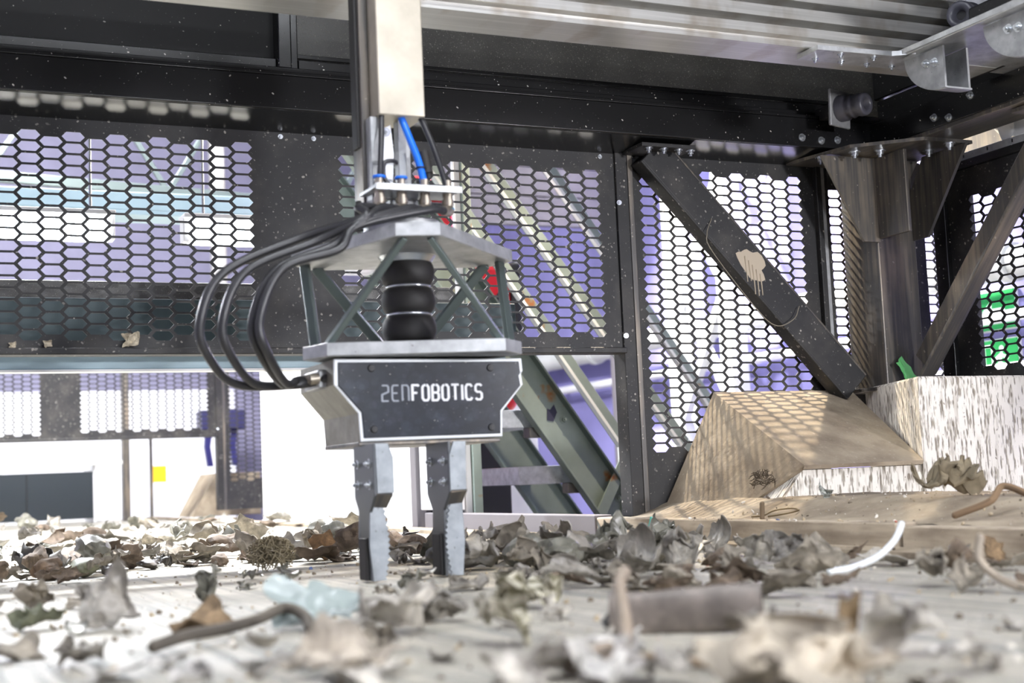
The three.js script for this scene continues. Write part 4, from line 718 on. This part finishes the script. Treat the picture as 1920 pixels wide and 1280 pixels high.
scrap('film_scrap', 'pale translucent film scrap standing on the dusty ledge', 'film', null, sheetB(806, { curl: 1.0, crease: 0.6, wave: 0.4, long: 0.6, th: 0.02, n: 14 }), K.film, 2.08, -2.78, 0.05, [1.1, 0.8, 0.3], 0.098, 1);
scrap('crumpled_paper', 'cream crumpled paper with a dark opening at its side', 'paper', null, sheetB(807, { curl: 1.9, crease: 0.7, wave: 0.3, n: 22, th: 0.05 }), K.pale, 0.90, -1.10, 0.085, [0.1, 2.2, 0.1]);
scrap('cream_sheet', 'large cream paper sheet with deep folds filling the foreground', 'paper', null, sheetB(808, { curl: 0.8, crease: 1.3, wave: 0.7, n: 36, th: 0.02 }), tint(0xd6ccba, tPaper, 0.7), 0.70, -0.98, 0.19, [0.1, 0.2, 0.0], 0, 0.3);
scrap('brown_strip', 'narrow ochre brown strip tucked into the cream sheet', 'scrap', null, gStrips[3], tint(0x7d6848, tPaper, 0.8), 0.815, -1.07, 0.075, [1.1, 1.2, 0.2]);
scrap('cream_sheet', 'flat cream paper sheet curling at the bottom of the heap', 'paper', null, sheetB(809, { curl: 0.5, crease: 0.3, wave: 0.3, n: 16, th: 0.03 }), tint(0xcfc6b8, tPaper, 0.8), 0.40, -1.31, 0.11, [0.15, 0.7, 0.1]);
scrap('white_scrap', 'bright white torn scrap below the curved cable', 'paper', null, sheetB(810, { curl: 0.7, crease: 0.6, wave: 0.4, n: 16, th: 0.03 }), K.white, 0.60, -1.13, 0.08, [0.3, 0.1, 0.2]);
scrap('brown_cardboard', 'flat tan cardboard piece lying under the branch', 'cardboard', null, gFlakes[4], tint(0x9a8468, tPaper, 0.9), 0.385, -1.86, 0.08, [0.1, 0.3, 0.1]);
scrap('folded_box_corner', 'folded grey-brown box corner standing near the curled strip', 'cardboard', null, gCurls[5], K.tan, 1.39, -1.54, 0.062, [0.4, 0.6, 0.2]);
scrap('cardboard_disc', 'round brown cardboard disc leaning in the heap behind the tuft', 'cardboard', null, sheetB(811, { curl: 0.2, crease: 0.1, wave: 0.08, th: 0.08, n: 12 }), tint(0x86694a, tPaper, 0.9), 1.02, -3.42, 0.075, [1.15, 0.5, 0.1]);
scrap('rubber_patch', 'shiny black rubber patch lying flat behind the right finger', 'rubber', null, gFlakes[5], K.black, 1.36, -3.02, 0.09, [0.05, 0.4, 0]);
{ // tufts of fibre
  const tuft = (label, at, r, n, seed, col, parentY) => { const R = rng(seed), gs = [];
    for (let i = 0; i < n; i++) { const a = R() * 6.28, b = (R() - 0.35) * 2.2, sw = (R() - 0.5) * 2.6; const p = k => { const aa = a + sw * k, bb = b + (R() - 0.5) * 0.9 * k, q = r * (0.35 + 0.6 * k); return [at[0] + Math.cos(aa) * Math.cos(bb) * q, Math.max(at[1] + 0.002, at[1] + r * 0.62 + Math.sin(bb) * q * 0.75), at[2] + Math.sin(aa) * Math.cos(bb) * q * 0.85]; }, q = [0.35, 0.7]; gs.push(new THREE.TubeGeometry(new THREE.CatmullRomCurve3([V(...p(0.05)), V(...p(q[0])), V(...p(q[1])), V(...p(1))]), 7, r * 0.022, 4)); }
    const o = obj('fibre_tuft', gs, std({ color: col, roughness: 0.95 }), scene, true); tag(o, label, 'fibre tuft'); };
  tuft('tangled tuft of brown-grey fibres lying on the belt', [0.80, 0, -3.12], 0.06, 300, 31, 0x8a8068);
  tuft('small dark fibre tuft stuck on the dusty deflector', [2.10, 0.125, -3.06], 0.042, 60, 32, 0x4a4032);
}
{ // sticks, cables, tubes
  const line = (name, label, cat, pts, r, m, seg = 40) => tag(obj(name, tube(pts, r, seg, 10), m), label, cat);
  line('branch', 'dark bent branch lying across the belt beside the plastic sheet', 'branch', [[0.283, 0.012, -1.65], [0.33, 0.016, -1.70], [0.388, 0.016, -1.75], [0.44, 0.02, -1.79], [0.485, 0.028, -1.83], [0.50, 0.02, -1.79], [0.492, 0.008, -1.73]], 0.0075, tint(0x7d766c, tPaper, 0.85));
  line('bent_cable', 'thick tan cable bent upright and curling over the belt', 'cable', [[0.765, 0.075, -1.40], [0.75, 0.06, -1.385], [0.715, 0.02, -1.31], [0.67, 0.012, -1.24], [0.625, 0.01, -1.18], [0.59, 0.01, -1.165], [0.585, 0.01, -1.19], [0.62, 0.012, -1.23], [0.655, 0.014, -1.24]], 0.0075, tint(0xa89a8a, tPaper, 0.5), 60);
  line('thin_stick', 'slim tan stick lying in front of the bent cable', 'stick', [[0.66, 0.008, -1.22], [0.67, 0.009, -1.18], [0.69, 0.008, -1.13], [0.71, 0.007, -1.08]], 0.005, tint(0xc7ad8c, tPaper, 0.8));
  line('white_tube', 'bent white plastic tube sticking up from the scraps', 'tube', [[1.43, 0.009, -1.907], [1.478, 0.013, -1.907], [1.541, 0.026, -1.922], [1.576, 0.046, -1.925], [1.595, 0.062, -1.929], [1.605, 0.078, -1.931]], 0.006, std({ color: 0xcfd3d4, roughness: 0.25 }));
  line('curled_strip', 'pale curled strip standing upright beside the folded box corner', 'strip', [[1.40, 0.075, -1.52], [1.39, 0.05, -1.515], [1.385, 0.03, -1.49], [1.40, 0.012, -1.46], [1.43, 0.006, -1.44]], 0.006, tint(0xcfc2b0, tPaper, 0.6));
  line('twig', 'crooked brown twig leaning on the timber beside the foam clump', 'twig', [[1.93, 0.075, -2.16], [1.985, 0.1, -2.12], [2.02, 0.128, -2.12], [2.045, 0.11, -2.08], [2.06, 0.085, -2.05]], 0.007, tint(0x9a8064, tPaper, 0.9));
  line('wire_ring', 'thin rusty wire ring lying on the dusty ledge', 'wire', [[1.93, 0.068, -2.80], [1.955, 0.074, -2.76], [1.99, 0.08, -2.76], [2.0, 0.084, -2.80], [1.97, 0.08, -2.83], [1.93, 0.07, -2.82], [1.91, 0.068, -2.84]], 0.0018, std({ color: 0x6b5a3c, roughness: 0.6, metalness: 0.5 }));
  line('ledge_stub', 'small upright bottle-shaped stub on the dusty ledge', 'scrap', [[1.885, 0.068, -2.76], [1.886, 0.085, -2.76], [1.887, 0.1, -2.76]], 0.006, tint(0xa08a6c, tPaper, 0.7));
  // rolled sleeve: an open tube with a dented wall
  const g = new THREE.CylinderGeometry(0.028, 0.026, 0.175, 30, 14, true), p = g.attributes.position;
  for (let i = 0; i < p.count; i++) { const v = V().fromBufferAttribute(p, i), k = 1 + 0.22 * noise3(v.x * 40, v.y * 18, v.z * 40); p.setXYZ(i, v.x * k, v.y, v.z * k * 0.8); }
  g.computeVertexNormals(); const inn = g.clone(); inn.scale(0.93, 1, 0.93); const q = inn.index.array; for (let i = 0; i < q.length; i += 3) { const t = q[i]; q[i] = q[i + 1]; q[i + 1] = t; } inn.computeVertexNormals();
  const sl = obj('rolled_sleeve', [g, inn].map(x => x.rotateZ(Math.PI / 2).rotateY(-0.65).translate(0.85, 0.024, -1.41)), tint(0x9c938c, tPaper, 0.55), scene, true); tag(sl, 'rolled dented grey sleeve lying on the belt', 'sleeve');
  // leaf at the column, cloth on the shelf
  scrap('leaf', 'fresh green leaf stuck at the foot of the corner column', 'leaf', null, sheetB(812, { curl: 0.5, crease: 0.1, wave: 0.1, long: 0.4, th: 0.03, n: 10 }), M.leaf, 2.80, -3.30, 0.09, [1.2, 0.4, 0.3], 0.416);
  scrap('white_cloth', 'crumpled white cloth lying on the rail above the side door', 'cloth', null, sheetB(813, { curl: 1.1, crease: 0.8, wave: 0.6, n: 24, th: 0.03 }), tint(0xffffff, tPaint, 0.8), 3.07, -3.06, 0.24, [0.1, 0.4, 0], 1.108, 0.6);
}
{
  for (const [x, k, sz, lab] of [[0.556, 6, 0.045, 'triangular tan paper flake resting on the lower rim of the wide panel'], [0.36, 7, 0.022, 'tiny cream crumb flake on the rim of the wide panel, next to the triangular flake'], [0.28, 3, 0.018, 'tiny cream crumb flake on the rim of the wide panel, away from the triangular flake']]) scrap('paper_flake', lab, 'flake', null, gFlakes[k], tint(0xe0d6bf, tPaper, 0.9), x, -3.482, sz, [1.1, 0, 0.2], 0.545);
  tag(obj('plastic_ribbon', tube([[1.838, 0.066, -3.20], [1.836, 0.05, -3.205], [1.834, 0.035, -3.215], [1.83, 0.022, -3.22]], 0.004, 16, 6), std({ color: 0x5fb5a4, roughness: 0.4 })), 'thin teal plastic ribbon hanging over the timber board', 'ribbon');
  tag(obj('wire_loop', tube([[2.22, 0.92, -3.418], [2.19, 0.87, -3.40], [2.20, 0.82, -3.395], [2.33, 0.66, -3.39], [2.40, 0.60, -3.385], [2.47, 0.62, -3.39], [2.50, 0.66, -3.40]], 0.0013, 50, 5), std({ color: 0x8a8272, roughness: 0.6 })), 'thin slack wire looped over the diagonal brace with the splash', 'wire');
}
// --- the heaps: every piece an object; look-alikes of one heap share a label
const HEAPS = {
  far: { where: 'in the brightly lit heap behind the perforated panel', kinds: ['grey', 'tan', 'brown', 'olive', 'grey', 'pale'] },
  mid: { where: 'in the row of scraps below the wide perforated panel', kinds: ['brown', 'dark', 'grey', 'tan', 'olive', 'brown'] },
  grip: { where: 'in the heap to the right of the gripper fingers', kinds: ['grey', 'olive', 'grey', 'grey', 'tan'] },
  near: { where: 'scattered over the open belt', kinds: ['grey', 'olive', 'tan', 'grey', 'grey', 'olive', 'pale'] },
  right: { where: 'in the loose heap beside the timber boards', kinds: ['grey', 'tan', 'pale', 'tan', 'brown'] },
  front: { where: 'in the blurred heap at the near end of the belt', kinds: ['pale', 'tan', 'white', 'grey', 'pale'] },
};
const KIND = { grey: 'grey plastic scrap', olive: 'olive-grey film scrap', brown: 'brown cardboard scrap', tan: 'tan cardboard scrap', pale: 'pale paper scrap', white: 'white paper scrap', dark: 'dark rubber scrap', green: 'greenish leafy scrap' };
const CAT = { grey: 'plastic scrap', olive: 'film scrap', brown: 'cardboard scrap', tan: 'cardboard scrap', pale: 'paper scrap', white: 'paper scrap', dark: 'rubber scrap', green: 'scrap' };
const NAME = { grey: 'plastic_scrap', olive: 'film_scrap', brown: 'cardboard_scrap', tan: 'cardboard_scrap', pale: 'paper_scrap', white: 'paper_scrap', dark: 'rubber_scrap', green: 'leaf_scrap' };
function heap(h, x, z, size, kind = pick(HEAPS[h].kinds), ground = 0) {
  for (let k = 0; k < 14 && ((x > 0.78 && x < 1.08 && z > -2.66 && z < -2.42) || placed.some(([a, b, c]) => Math.hypot(a - x, b - z) < 0.42 * (c + size))); k++) { x = cl(x + rnd(-0.07, 0.07), 0.03, 1.74); z += rnd(-0.09, 0.09); }
  const shape0 = { brown: [gFlakes, gCurls, gLumps], tan: [gFlakes, gCurls, gSheets], dark: [gSheets, gLumps], pale: [gSheets, gCurls, gFlakes], white: [gSheets, gFlakes], grey: [gSheets, gCurls, gFlakes, gStrips], olive: [gSheets, gCurls, gLumps], green: [gCurls, gStrips] }[kind], shapes = pick(shape0);
  const adj = (size > 0.085 ? 'large ' : size < 0.06 ? 'small ' : '') + new Map([[gSheets, 'balled-up'], [gCurls, 'curled'], [gLumps, 'lumpy'], [gFlakes, 'flat'], [gStrips, 'long']]).get(shapes);
  const up = RR() < 0.25 ? rnd(-0.9, 0.9) : rnd(-0.3, 0.3);
  return scrap(NAME[kind], `${adj} ${KIND[kind]} ${HEAPS[h].where}`, CAT[kind], `${adj} ${KIND[kind]}s ${HEAPS[h].where}`, pick(shapes), K[kind], x, z, size, [up, rnd(0, 6.28), rnd(-0.3, 0.3)], ground, h === 'grip' ? rnd(0.7, 1.05) : h === 'mid' ? rnd(0.55, 0.95) : rnd(0.4, 0.75));
}
for (let i = 0; i < 95; i++) { const z = -4.0 - 4.6 * RR() ** 1.3; heap('far', rnd(-0.02, 1) * Math.min(1.75, -z * 0.32) + 0.05, z, rnd(0.07, 0.15), undefined, RR() < 0.35 ? rnd(0.01, 0.04) : 0); }
for (let i = 0; i < 80; i++) { const u = RR(); heap('mid', 0.25 + u * 1.05, -3.62 + rnd(-0.28, 0.22) + 0.1 * Math.sin(u * 9), rnd(0.05, 0.12), undefined, RR() < 0.3 ? rnd(0.01, 0.03) : 0); }
for (let i = 0; i < 60; i++) { const a = RR(), x = rnd(1.08, 1.66), z = -2.66 + rnd(-0.45, 0.36) - (a - 0.5) * 0.2, c = Math.exp(-((x - 1.36) ** 2 / 0.035 + (z + 2.8) ** 2 / 0.05)); heap('grip', x, z, rnd(0.055, 0.12), undefined, RR() < 0.55 ? rnd(0.01, 0.09) * c : 0); }
for (const [x, z, s] of [[0.7, -2.9, 0.05], [0.95, -2.85, 0.05], [0.62, -2.62, 0.05], [0.72, -2.7, 0.07], [0.8, -2.45, 0.06], [0.16, -2.5, 0.06], [0.22, -2.35, 0.07], [0.3, -2.45, 0.05], [0.24, -2.0, 0.05], [0.75, -2.2, 0.05], [0.9, -2.2, 0.08], [1.02, -2.28, 0.07], [0.95, -2.0, 0.05], [1.1, -2.05, 0.08], [0.55, -2.05, 0.04], [0.72, -1.62, 0.05], [0.8, -1.66, 0.06], [0.14, -1.75, 0.07], [0.2, -1.62, 0.09], [0.5, -1.5, 0.05]]) heap('near', x, z, s);
for (let i = 0; i < 40; i++) { const x = rnd(1.0, 1.72), z = -rnd(1.55, 2.35); if (Math.abs(x - 1.5) < 0.12 && z > -1.97 && z < -1.7) continue; heap('right', x, z, rnd(0.045, 0.1), undefined, RR() < 0.2 ? 0.015 : 0); }
for (let i = 0; i < 34; i++) { const a = RR(); heap('front', 0.18 + a * 1.0, -1.45 + 0.5 * a + rnd(-0.16, 0.2), rnd(0.03, 0.07), undefined, RR() < 0.25 ? 0.015 : 0); }
{ // loose grit and crumbs strewn over the belt and ledge
  const g = new THREE.IcosahedronGeometry(1, 0), m = new THREE.InstancedMesh(g, std({ color: 0xffffff, roughness: 0.9 }), 4200), d = new THREE.Object3D(), col = new THREE.Color();
  for (let i = 0; i < 4200; i++) {
    const ledge = i < 700, x = ledge ? rnd(1.79, 2.5) : rnd(0.02, 1.77), z = ledge ? -rnd(1.6, 3.1) : -0.95 - 6.5 * RR() ** 1.6, s = 0.001 + 0.0045 * RR() ** 4;
    const y = ledge ? (x < 1.842 ? 0.014 : x < 1.9 ? (z < -2.23 ? 0.064 : 0.046) : ledgeY(x, z)) : 0;
    d.position.set(x, y + s * 0.3, z); d.rotation.set(rnd(0, 3), rnd(0, 3), rnd(0, 3)); d.scale.set(s * rnd(0.6, 1.8), s * 0.6, s); d.updateMatrix(); m.setMatrixAt(i, d.matrix);
    const t = RR(); m.setColorAt(i, col.set(t < 0.45 ? 0x6b6052 : t < 0.8 ? 0xa8997f : t < 0.985 ? 0xd8d2c6 : t < 0.993 ? 0xa85a44 : 0x5a6a94));
  }
  m.name = 'loose_grit'; m.castShadow = m.receiveShadow = true; m.userData = { kind: 'stuff', label: 'loose grit and crumbs strewn over the belt and ledge', category: 'grit' }; scene.add(m);
}
scene.traverse(o => { if (o.isLight && !o.isRectAreaLight) o.castShadow = true; });
renderer.render(scene, camera);
